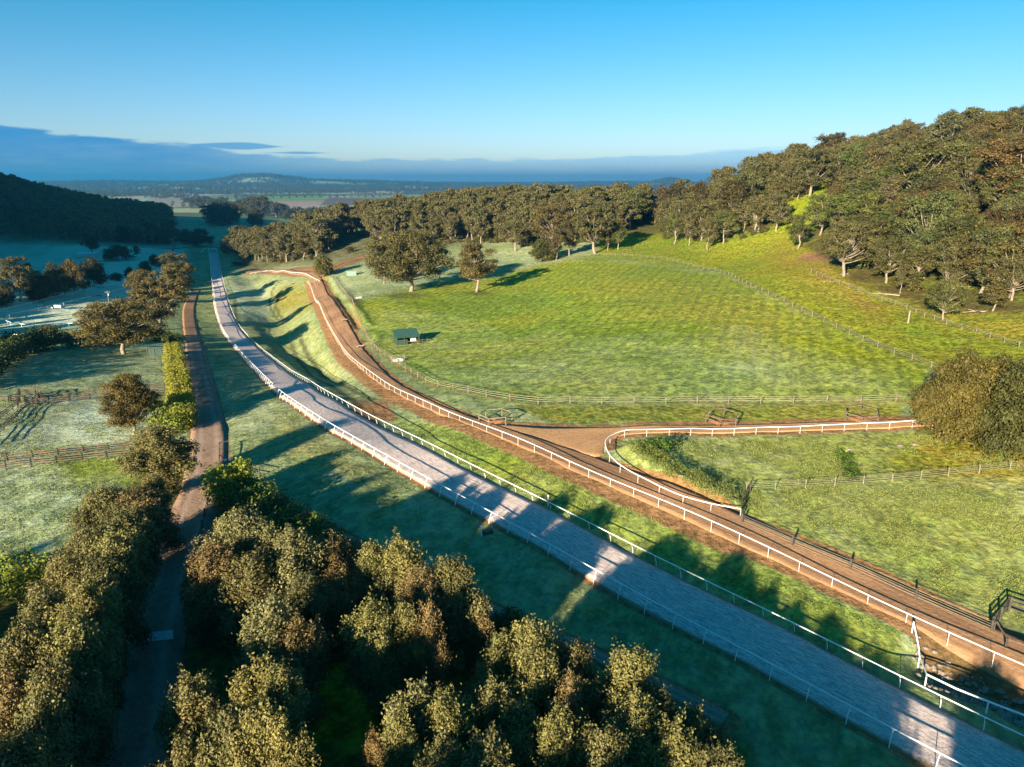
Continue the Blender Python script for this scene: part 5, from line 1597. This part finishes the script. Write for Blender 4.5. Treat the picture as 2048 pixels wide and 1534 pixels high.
for i, (a, b_, w_, h_, tn) in enumerate(((700,505,6,3,'low round bush on the clearing above the pale lane'), (718,475,8,4,'dark bush halfway up the clearing'), (475,532,7,3.2,'dark bush by the bend at the end of the gully'))):
    hedge('round_bush', G([(a - 3, b_), (a + 3, b_)]), w_, h_, M_WAT, tn, 0.5, 24, cat='bush')

# ------------------------------------------------------------------ sheds
M_GROOF = plain_mat('dark_green_roof', (0.035, 0.085, 0.060), 0.5, 0.15)
M_GWALL = plain_mat('dark_green_wall', (0.025, 0.055, 0.040), 0.7, 0.15)
M_LGREEN = plain_mat('pale_green_cladding', (0.20, 0.30, 0.24), 0.55, 0.1)
M_TEAL = plain_mat('blue_green_roof', (0.15, 0.26, 0.26), 0.5, 0.1)
M_STEEL = plain_mat('grey_sheet_steel', (0.42, 0.45, 0.46), 0.4, 0.1)
M_PSTEEL = plain_mat('pale_galvanised_roof', (0.72, 0.74, 0.75), 0.4, 0.08)
M_SIGN = plain_mat('cream_board', (0.65, 0.60, 0.45), 0.6, 0.1)
M_STONE = plain_mat('grey_rock', (0.20, 0.165, 0.135), 0.95, 0.4, nscale=6)
M_LOG = plain_mat('bleached_log', (0.27, 0.225, 0.17), 0.9, 0.25)


def corrugated(w, d_, th, n=24):
    """sheet w (x) by d (y) with ridges along y"""
    x = np.linspace(-w / 2, w / 2, n * 2 + 1)
    z = np.where(np.arange(len(x)) % 2 == 0, 0, 0.035)
    V = []
    for y in (-d_ / 2, d_ / 2):
        V += [(a, y, b) for a, b in zip(x, z)]
    m_ = len(x)
    for y in (-d_ / 2, d_ / 2):
        V += [(a, y, b - th) for a, b in zip(x, z)]
    k = np.arange(m_ - 1)
    q = [np.stack([k, k + 1, k + 1 + m_, k + m_], 1), np.stack([k + 2 * m_, k + 3 * m_, k + 3 * m_ + 1, k + 2 * m_ + 1], 1),
         np.stack([k, k + 2 * m_, k + 2 * m_ + 1, k + 1], 1), np.stack([k + m_, k + m_ + 1, k + 3 * m_ + 1, k + 3 * m_], 1)]
    return np.array(V), np.vstack(q)


def shelter(name, px_, py_, w, d_, hf, hb, rz, roof, wall, label, openf=True, sign=False, yard=False):
    g = unproject(px_, py_)
    z = zat(*g)
    e = empty(name, (g[0], g[1], z), rz, label, 'shed')
    ang = math.atan2(hf - hb, d_)
    part('roof', mk('roof', corrugated(w + 0.5, math.hypot(d_ + .6, hf - hb), 0.04), roof), e, (0, 0, (hf + hb) / 2 + 0.12), (-ang, 0, 0))
    part('back_wall', mk('back_wall', box_geo(w, 0.06, hb + .3, hb / 2 - .15), wall), e, (0, d_ / 2, 0))
    for s in (-1, 1):
        # side panels with a sloping top
        V = np.array([(0, -d_ / 2, -.3), (0, d_ / 2, -.3), (0, d_ / 2, hb), (0, -d_ / 2, hf)], float)
        V = np.vstack([V + [-.03, 0, 0], V + [.03, 0, 0]])
        q = np.array([(0, 3, 2, 1), (4, 5, 6, 7), (0, 1, 5, 4), (1, 2, 6, 5), (2, 3, 7, 6), (3, 0, 4, 7)])
        part('side_wall', mk('side_wall', (V, q), wall), e, (s * w / 2 - s * .04, 0.0, 0))
    for x in (-w / 2 + .1, -w / 6, w / 6, w / 2 - .1):
        part('post', mk('post', box_geo(.12, .12, hf, hf / 2), M_BRN if wall is M_GWALL else wall), e, (x, -d_ / 2 - .08, 0))
    part('beam', mk('beam', box_geo(w, .08, .18, hf - .1), wall), e, (0, -d_ / 2 - .18, 0))
    if not openf:
        for k_ in range(6):
            part('front_panel', ubox(wall), e, (-w / 2 + .08 + k_ * (w - .16) / 6, -d_ / 2 + .06, hf / 2 - .12), (0, 0, 0), ((w - .16) / 6 - .03, .05, hf - .2))
    else:
        part('half_wall', mk('half_wall', box_geo(w * .45, .06, 1.5, .75), wall), e, (-w * .24, -d_ / 2 + .03, 0))
    if sign:
        part('board', mk('board', box_geo(1.5, .05, .8, 0), M_SIGN), e, (w * .22, -d_ / 2 - .2, hf * .62))
        part('low_rail', mk('low_rail', box_geo(w * .5, .06, .12, 0), M_WOODP), e, (w * .25, -d_ / 2 - .18, .9))
    if yard:
        for k_ in range(4):
            part('yard_post', pbox(M_BRN, .12, 1.3), e, (w / 2 + .8 + (k_ % 2) * 1.6, -d_ / 2 + (k_ // 2) * d_, 0))
        for k_ in range(2):
            part('yard_rail', ubox(M_BRN), e, (w / 2, -d_ / 2, .6 + .5 * k_), (0, 0, 0), (2.6, .06, .12))
            part('yard_rail', ubox(M_BRN), e, (w / 2 + 2.45, -d_ / 2, .6 + .5 * k_), (0, 0, math.pi / 2), (d_, .06, .12))
    return e


shelter('field_shelter', 813, 686, 6.2, 4.6, 2.2, 3.3, 0.35, M_GROOF, M_GWALL, 'dark green skillion-roofed horse shelter alone on the big paddock', True, True, True)
shelter('field_shelter', 703, 551, 5.2, 3.0, 2.6, 2.2, 0.2, M_LGREEN, M_LGREEN, 'pale green striped shelter in the far paddock by the dirt track', False)
shelter('field_shelter', 322, 711, 6.0, 3.6, 2.7, 2.3, 0.10, M_TEAL, M_GWALL, 'blue-green roofed shelter beside the golden hedge', False)
shelter('long_shed', 176, 514, 14.5, 9.0, 3.0, 3.6, 0.25, M_PSTEEL, M_STEEL, 'long low grey steel shed in the frosty valley paddock', False)


# ------------------------------------------------------------------ hexagonal timber tree guards by the dirt track
def hex_guard(px_, py_, label, rx=2.6, mat=None):
    g = unproject(px_, py_); z = zat(*g)
    e = empty('timber_guard', (g[0], g[1], z), 0.15, label, 'timber frame', 'hexagonal timber frames beside the dirt track')
    P6 = [(rx * math.cos(math.radians(60 * k_)) , rx * .95 * math.sin(math.radians(60 * k_))) for k_ in range(6)]
    for k_, (x, y) in enumerate(P6):
        zz = zat(g[0] + x, g[1] + y) - z
        part('post', pbox(mat or M_BRN, .13, 1.35), e, (x, y, zz))
        x2, y2 = P6[(k_ + 1) % 6]
        zz2 = zat(g[0] + x2, g[1] + y2) - z
        L_ = math.hypot(x2 - x, y2 - y); a = math.atan2(y2 - y, x2 - x); b_ = -math.atan2(zz2 - zz, L_)
        for lv in ((1.3, .75) if k_ in (3, 4) else (1.3,)):
            part('rail', ubox(mat or M_BRN), e, (x, y, zz + lv), (0, b_, a), (math.hypot(L_, zz2 - zz), .07, .13))
    # mound of soil inside
    t = np.linspace(0, 2 * math.pi, 14, endpoint=False)
    V = [(0, 0, .35)]
    for rr_, hh in ((.6, .28), (1.2, .12), (1.8, -.08)):
        V += [(rr_ * math.cos(a) * (1 + .12 * math.sin(3 * a)), rr_ * math.sin(a), hh + .05 * math.sin(5 * a)) for a in t]
    F = []
    V = np.array(V)
    for ring in range(2):
        a0 = 1 + ring * 14
        for k_ in range(14):
            F.append((a0 + k_, a0 + 14 + k_, a0 + 14 + (k_ + 1) % 14, a0 + (k_ + 1) % 14))
    for k_ in range(0, 14, 2):
        F.append((0, 1 + k_, 1 + k_ + 1, 1 + (k_ + 2) % 14))
    part('soil_mound', mk('soil_mound', (V, np.array(F)), M_EARTH, True), e)
    return e


M_EARTH = plain_mat('orange_earth', (0.33, 0.14, 0.05), 0.95, 0.3)
hex_guard(991, 842, 'pale hexagonal timber frame beside the widening of the dirt track', mat=M_WOOD)
hex_guard(1443, 844, 'dark hexagonal timber frame midway along the hairpin straight')
hex_guard(1722, 838, 'dark hexagonal timber frame nearest the golden-brown wattle')


# ------------------------------------------------------------------ small things
def simple(name, parts_, px_, py_, rz, label, cat, group=None):
    g = unproject(px_, py_)
    e = empty(name, (g[0], g[1], zat(*g)), rz, label, cat, group)
    for nm, geo, mat, loc, rot in parts_:
        part(nm, mk(nm, geo, mat), e, loc, rot)
    return e


def jump(px_, py_, rz, label):
    wing = lambda: box_geo(2.4, .08, 1.5, .75)
    ps = [('wing', wing(), M_STEEL, (-3.4, 0, 0), (0, 0, .15)), ('wing', box_geo(3.4, .08, 1.3, .65), M_STEEL, (4.2, 0, 0), (0, 0, -.15)),
          ('brush', box_geo(4.6, .7, .9, .45, .2), M_GWALL, (0, 0, 0), (0, 0, 0)), ('take_off_board', box_geo(4.6, .1, .3, .15), M_WHITE, (0, -.45, 0), (-.4, 0, 0))]
    return simple('race_jump', ps, px_, py_, rz, label, 'jump', 'brush jumps on the race loop')


jump(96, 616, 0.05, 'brush jump with white wings, the one nearest the bend of the race loop')
jump(192, 594, 0.15, 'brush jump with white wings beside the power pole')
jump(262, 577, 0.15, 'brush jump with white wings at the far end of the race loop')
# power pole
g = unproject(219, 612)
e = empty('power_pole', (g[0], g[1], zat(*g)), 0.5, 'pale power pole with a crossarm at the edge of the race loop', 'pole')
part('pole', mk('pole', tube([(0, 0, -.3), (0, 0, 7.2)], [.16, .12], 8), M_WOODP, True), e)
part('crossarm', mk('crossarm', box_geo(2.2, .12, .14, 6.6), M_WOODP), e, (0, -.13, 0))
for x in (-.95, -.3, .3, .95): part('insulator', mk('insulator', tube([(0, 0, 0), (0, 0, .28)], [.07, .05], 6), M_CONC, True), e, (x, -.13, 6.67))
part('transformer', mk('transformer', tube([(0, 0, 5.0), (0, 0, 5.9)], [.25, .25], 8), M_STEEL, True), e, (.35, -.1, 0))
# lamp / camera post near the hedge end
g = unproject(458, 948)
e = empty('lamp_post', (g[0], g[1], zat(*g)), 0.2, 'dark post with two white lamp heads by the hedge end', 'lamp')
part('post', pbox(M_BLACK, .16, 2.0), e)
for s in (-1, 1): part('lamp_head', mk('lamp_head', box_geo(.34, .22, .16, 0), M_WHITE), e, (s * .26, 0, 2.05), (0.3, 0, s * .4))
part('bracket', mk('bracket', box_geo(.7, .06, .06, 1.98), M_BLACK), e, (0, .05, 0))
# short marker posts by the gallop
for (a, b_, h_, m_, l_) in ((963,1072,1.1,M_WHITE,'short white-topped marker post below the gallop rail'), (984,1055,1.2,M_STEEL,'grey sprinkler post at the gallop rail beside the marker post'), (1096,1012,1.3,M_STEEL,'grey post standing just above the upper gallop rail'), (1318,893,1.0,M_SIGN,'short cream post inside the hairpin')):
    simple('marker_post', [('shaft', box_geo(.11, .11, h_ + .3, h_ / 2 - .15), m_, (0, 0, 0), (0, 0, 0)), ('cap', box_geo(.16, .16, .12, h_ + .05), M_WHITE, (0, 0, 0), (0, 0, 0))], a, b_, 0.3, l_, 'post')
simple('drain_box', [('frame', box_geo(1.1, .7, .35, .12), M_BLACK, (0, 0, 0), (0, 0, 0)), ('lid', box_geo(1.0, .6, .05, .32), M_BRN, (0, 0, 0), (0, 0, 0))], 975, 1066, 0.5, 'small dark drain box beside the white-topped marker post', 'box')
# dead tree stump post on the slope
g = unproject(1816, 646)
e = empty('dead_stump', (g[0], g[1], zat(*g)), 0, 'bleached dead stump standing on the slope below the upper fence', 'stump')
part('bole', mk('bole', tube([(0, 0, -.3), (.05, 0, 1.0), (.02, .05, 2.3), (.1, 0, 3.0)], [.24, .18, .16, .1], 7), M_LOG, True), e)
part('broken_limb', mk('broken_limb', tube([(0, 0, 1.9), (.3, 0, 2.3)], [.1, .05], 5), M_LOG, True), e)
# fallen logs
for (a, b_, L_, rz, l_) in ((1770,590,7,2.6,'forked bleached fallen log at the foot of the dark-trunked gum'), (1925,575,6,2.4,'bleached fallen log lying up on the bank'), (1960,625,9,3.2,'long pale fallen log along the edge of the dark bank'), (1690,550,4,.4,'short fallen branch beside the corner gum')):
    g = unproject(a, b_)
    e = empty('fallen_log', (g[0], g[1], zat(*g) + .15), rz, l_, 'log')
    part('bole', mk('bole', tube([(-L_ / 2, 0, 0), (-L_ / 5, .2, .15), (L_ / 5, -.1, .1), (L_ / 2, .3, 0)], [.2, .18, .13, .06], 6), M_LOG, True), e)
    part('branch', mk('branch', tube([(0, 0, .1), (L_ * .12, L_ * .12, .4), (L_ * .3, L_ * .2, .8)], [.15, .1, .05], 5), M_LOG, True), e)
    part('branch', mk('branch', tube([(L_ * .1, 0, .1), (L_ * .25, -L_ * .12, .5)], [.12, .05], 5), M_LOG, True), e)
# water troughs
for (a, b_, l_, m_) in ((717,597,'pale water trough with a rail guard between the paddocks',M_CONC), (796,722,'dark water trough against the paddock fence',M_STEEL), (724,694,'timber debris heaped on the bank beside the dirt track',M_LOG), (692,641,'short timber sill at the ditch crossing',M_LOG), (588,567,'small heap of bare branches on the gully slope',M_LOG)):
    if m_ is M_LOG:
        pp = [('branch', tube([(-1.4, .1 * k_, .15 + .12 * k_), (0, .2 * k_ - .2, .25 + .1 * k_), (1.5, -.3 + .3 * k_, .1)], [.12, .1, .05], 5), m_, (0, 0, 0), (0, 0, .5 * k_)) for k_ in range(5)]
        simple('branch_heap', pp, a, b_, .4, l_, 'branches')
    else:
        w_ = 2.4
        pp = [('base', box_geo(w_, .8, .1, .1), m_, (0, 0, 0), (0, 0, 0))] + [('side', box_geo(w_, .07, .6, .3), m_, (0, s * .42, 0), (0, 0, 0)) for s in (-1, 1)] + [('end', box_geo(.07, .76, .6, .3), m_, (s * w_ / 2, 0, 0), (0, 0, 0)) for s in (-1, 1)]
        pp += [('post', box_geo(.1, .1, 1.3, .65), M_WOODP, (s * 1.5, t_ * .7, 0), (0, 0, 0)) for s in (-1, 1) for t_ in (-1, 1)] + [('guard_rail', box_geo(3.2, .06, .1, 1.2), M_WOODP, (0, t_ * .78, 0), (0, 0, 0)) for t_ in (-1, 1)]
        simple('water_trough', pp, a, b_, .3, l_, 'trough')
# concrete strip across the farm road
a = G([(243, 1292), (250, 1272)]); b_ = G([(348, 1281), (346, 1263)])
ribbon('concrete_crossing', np.array([a[0], a[1]]), np.array([b_[0], b_[1]]), M_CONC, 0.17, 6, 0.3, 'pale concrete strip across the shaded farm road')
# starting frame over the far end of the gallop
g = unproject(425, 503); z = zat(*g)
e = empty('starting_frame', (g[0], g[1], z), 0.25, 'white frame across the far end of the grey gallop', 'gate')
for s in (-1, 1):
    for t_ in (-1, 1): part('post', mk('post', box_geo(.2, .2, 2.6, 1.3), M_WHITE), e, (s * 3.8, t_ * 2.2, 0))
for t_ in (-1, 1): part('crossbeam', mk('crossbeam', box_geo(7.8, .16, .3, 2.6), M_WHITE), e, (0, t_ * 2.2, 0))
for s in (-1, 0, 1): part('stall_side', mk('stall_side', box_geo(.12, 4.4, 1.5, 1.0), M_STEEL), e, (s * 3.6, 0, 0))
running_rail('running_rail_fence', G([(402,506),(410,499),(418,497)]), 5.0, 'short white wing rail left of the starting frame', h=1.2, rr=0.12, pr=0.08, straight=True)
running_rail('running_rail_fence', G([(440,503),(455,500),(470,498)]), 5.0, 'short white wing rail right of the starting frame', h=1.2, rr=0.12, pr=0.08, straight=True)
# rocks lining the drain and a pipe headwall
rgk = np.random.default_rng(9)
def rock_geo(r, rg):
    t = np.linspace(0, 2 * math.pi, 7, endpoint=False)
    V = []
    for zf, rf in ((-.4, .7), (0.05, 1.0), (.45, .62)):
        V += [(r * rf * math.cos(a) * rg.uniform(.75, 1.2), r * rf * math.sin(a) * rg.uniform(.75, 1.2), r * zf * rg.uniform(.8, 1.2)) for a in t]
    F = [(k * 7 + i, k * 7 + (i + 1) % 7, (k + 1) * 7 + (i + 1) % 7, (k + 1) * 7 + i) for k in range(2) for i in range(7)]
    V.append((0, 0, r * .6)); top_ = len(V) - 1
    F += [(14 + i, 14 + (i + 1) % 7, 14 + (i + 2) % 7, top_) for i in (0, 2, 4)] + [(14 + 6, 14, top_, top_)]
    V = np.array(V); return V, np.array(F[:-1])
RK = [mk('rock', rock_geo(1, rgk), M_STONE) for _ in range(4)]
geos = []
pts_ = []
for _ in range(700):
    a_ = rgk.uniform(1830, 2120); q_ = rgk.uniform(0, 1)
    y0 = np.interp(a_, [1830, 1860, 2048, 2120], [1262, 1285, 1370, 1402]); y1 = np.interp(a_, [1830, 1860, 2048, 2120], [1330, 1365, 1440, 1470])
    pts_.append((a_, y0 + (y1 - y0) * q_))
gg = G(pts_[:260]); zz = zs(gg)
gr0 = np.array([gg[0][0], gg[0][1], zz[0]])
for i in range(len(gg)):
    v, q = rock_geo(rgk.uniform(.08, .3), rgk); geos.append((v + np.array([gg[i][0], gg[i][1], zz[i] + .05]) - gr0, q))
o = link(bpy.data.objects.new('drain_rubble', mk('drain_rubble', joinq(geos), M_STONE))); o.location = gr0
tag(o, 'loose rock rubble lining the dark drain below the dirt track', kind='stuff')
for i, (a, b_, r_) in enumerate(((2030,1412,.9),(2008,1420,.6),(2044,1440,.55),(1990,1400,.5))):
    g = unproject(a, b_)
    o = link(bpy.data.objects.new('boulder', RK[i])); o.location = (g[0], g[1], zat(*g) + .1); o.scale = (r_ * 1.3, r_, r_); o.rotation_euler = (0, 0, i)
    tag(o, ['largest pale boulder at the mouth of the drain', 'boulder left of the largest one in the drain', 'low boulder below the largest one in the drain', 'small boulder up the drain from the others'][i], 'boulder')
# stones by the golden wattle
for i, (a, b_) in enumerate(((1800,892),(1830,890),(1700,897))):
    g = unproject(a, b_)
    o = link(bpy.data.objects.new('field_stone', RK[i])); o.location = (g[0], g[1], zat(*g) + .05); o.scale = (.55, .4, .35)
    tag(o, ['dark stone in the dry grass before the golden-brown wattle', 'second dark stone, closer to the golden-brown wattle', 'pale stone at the head of the little gully'][i], 'stone')
# grass tufts over the nearer turf
def tufts(name, polys, n, lab, hmin, hmax, mat, seed, wide=0.5):
    rg = np.random.default_rng(seed)
    out = []
    for poly, cnt in polys:
        pl = np.array(poly, float)
        g4 = G([(pl[:, 0].min(), pl[:, 1].min()), (pl[:, 0].max(), pl[:, 1].min()), (pl[:, 0].max(), pl[:, 1].max()), (pl[:, 0].min(), pl[:, 1].max())])
        lo, hi = g4.min(0), g4.max(0)
        xy = lo + rg.random((cnt * 6, 2)) * (hi - lo)
        z = height_base(xy[:, 0], xy[:, 1])
        px, py, dp = project(xy[:, 0], xy[:, 1], z)
        mk_ = inside(px, py, poly)
        for ln in (gC, dC, rC, bN2, bS2):
            d2, _ = dist_poly(xy[:, 0], xy[:, 1], ln, 8.0); mk_ &= d2 > (4.6 if ln is gC or ln is dC else 3.2)
        mk_ &= (vnoise(xy[:, 0] / 2.3, xy[:, 1] / 2.3, 61) + vnoise(xy[:, 0] / 7, xy[:, 1] / 7, 62)) * 0.5 + rg.normal(size=len(xy)) * 0.12 > 0.05
        out.append(xy[mk_][:cnt // 2])
    xy = np.vstack(out); z = height(xy[:, 0], xy[:, 1])
    nn = len(xy)
    h_ = rg.uniform(hmin, hmax, nn)
    a = rg.random(nn) * 6.283
    V = []
    c = np.column_stack([xy, z])
    u_ = np.column_stack([np.cos(a), np.sin(a), np.zeros(nn)]) * (wide * h_)[:, None]
    lean = np.column_stack([rg.normal(size=nn) * .35, rg.normal(size=nn) * .35, np.ones(nn)]) * h_[:, None]
    V = np.stack([c - u_ * .6 - [0, 0, .03], c + u_ * .6 - [0, 0, .03], c + u_ + lean, c - u_ * .8 + lean * .9], 1).reshape(-1, 3)
    me = mesh_from(name, V, np.arange(4 * nn).reshape(-1, 4), False); me.materials.append(mat)
    fattr(me, 'tone', rg.random(nn), 'FACE')
    o = link(bpy.data.objects.new(name, me)); tag(o, lab, kind='stuff')
    return o


tufts('grass_tufts', [([(1260,880),(1860,870),(2100,900),(2100,1280),(1700,1120),(1490,1030)], 60000), ([(780,850),(900,850),(1500,1110),(1800,1280),(1300,1120)], 14000), ([(-40,800),(340,790),(330,900),(120,1130),(-40,1180)], 30000), ([(430,700),(640,870),(1000,1040),(1500,1330),(1400,1340),(1000,1190),(700,1060),(430,900)], 30000)], 0, 'rough frosted tufts standing in the nearer grass', 0.06, 0.17, M_TUFT, 3, 0.35)

# ------------------------------------------------------------------ haze
hv = bpy.data.materials.new('haze'); hv.use_nodes = True
hn, hl = hv.node_tree.nodes, hv.node_tree.links
hn.clear()
ho = hn.new('ShaderNodeOutputMaterial'); hp = hn.new('ShaderNodeVolumePrincipled')
hp.inputs['Density'].default_value = 0.0001
hp.inputs['Color'].default_value = (0.10, 0.62, 1.0, 1)
hp.inputs['Anisotropy'].default_value = 0.6
hl.new(hp.outputs[0], ho.inputs['Volume'])
HT = max(float(gz.max()) + 4, 88)
HB = float(gz.min()) - 1.5
me = mk('haze', box_geo(40000, 40000, HT - HB, 0), hv)
o = link(bpy.data.objects.new('haze', me)); o.location = (0, 0, (HT + HB) / 2)
tag(o, 'thin blue morning haze over the valley', kind='stuff')

# ------------------------------------------------------------------ labels that single each tree out
_ORD = ['leftmost', 'second', 'third', 'fourth', 'fifth', 'sixth', 'seventh', 'eighth', 'ninth', 'tenth', 'eleventh', 'twelfth', 'thirteenth', 'fourteenth', 'fifteenth', 'sixteenth', 'seventeenth', 'eighteenth', 'nineteenth', 'twentieth']
_by = {}
for o in scene.objects:
    if o.parent is None and 'label' in o and 'category' in o: _by.setdefault(o['label'], []).append(o)
for _lab, _os in _by.items():
    if len(_os) < 2: continue
    _os.sort(key=lambda o: float(project(o.location.x, o.location.y, o.location.z)[0]))
    for _i, o in enumerate(_os):
        _w = 'leftmost' if _i == 0 else ('rightmost' if _i == len(_os) - 1 else _ORD[min(_i, 19)] + ' from the left')
        _l = _lab.replace('spreading gum tree', 'spreading gum').replace('upright gum tree', 'upright gum')
        o['label'] = f'{_w} {_l}'
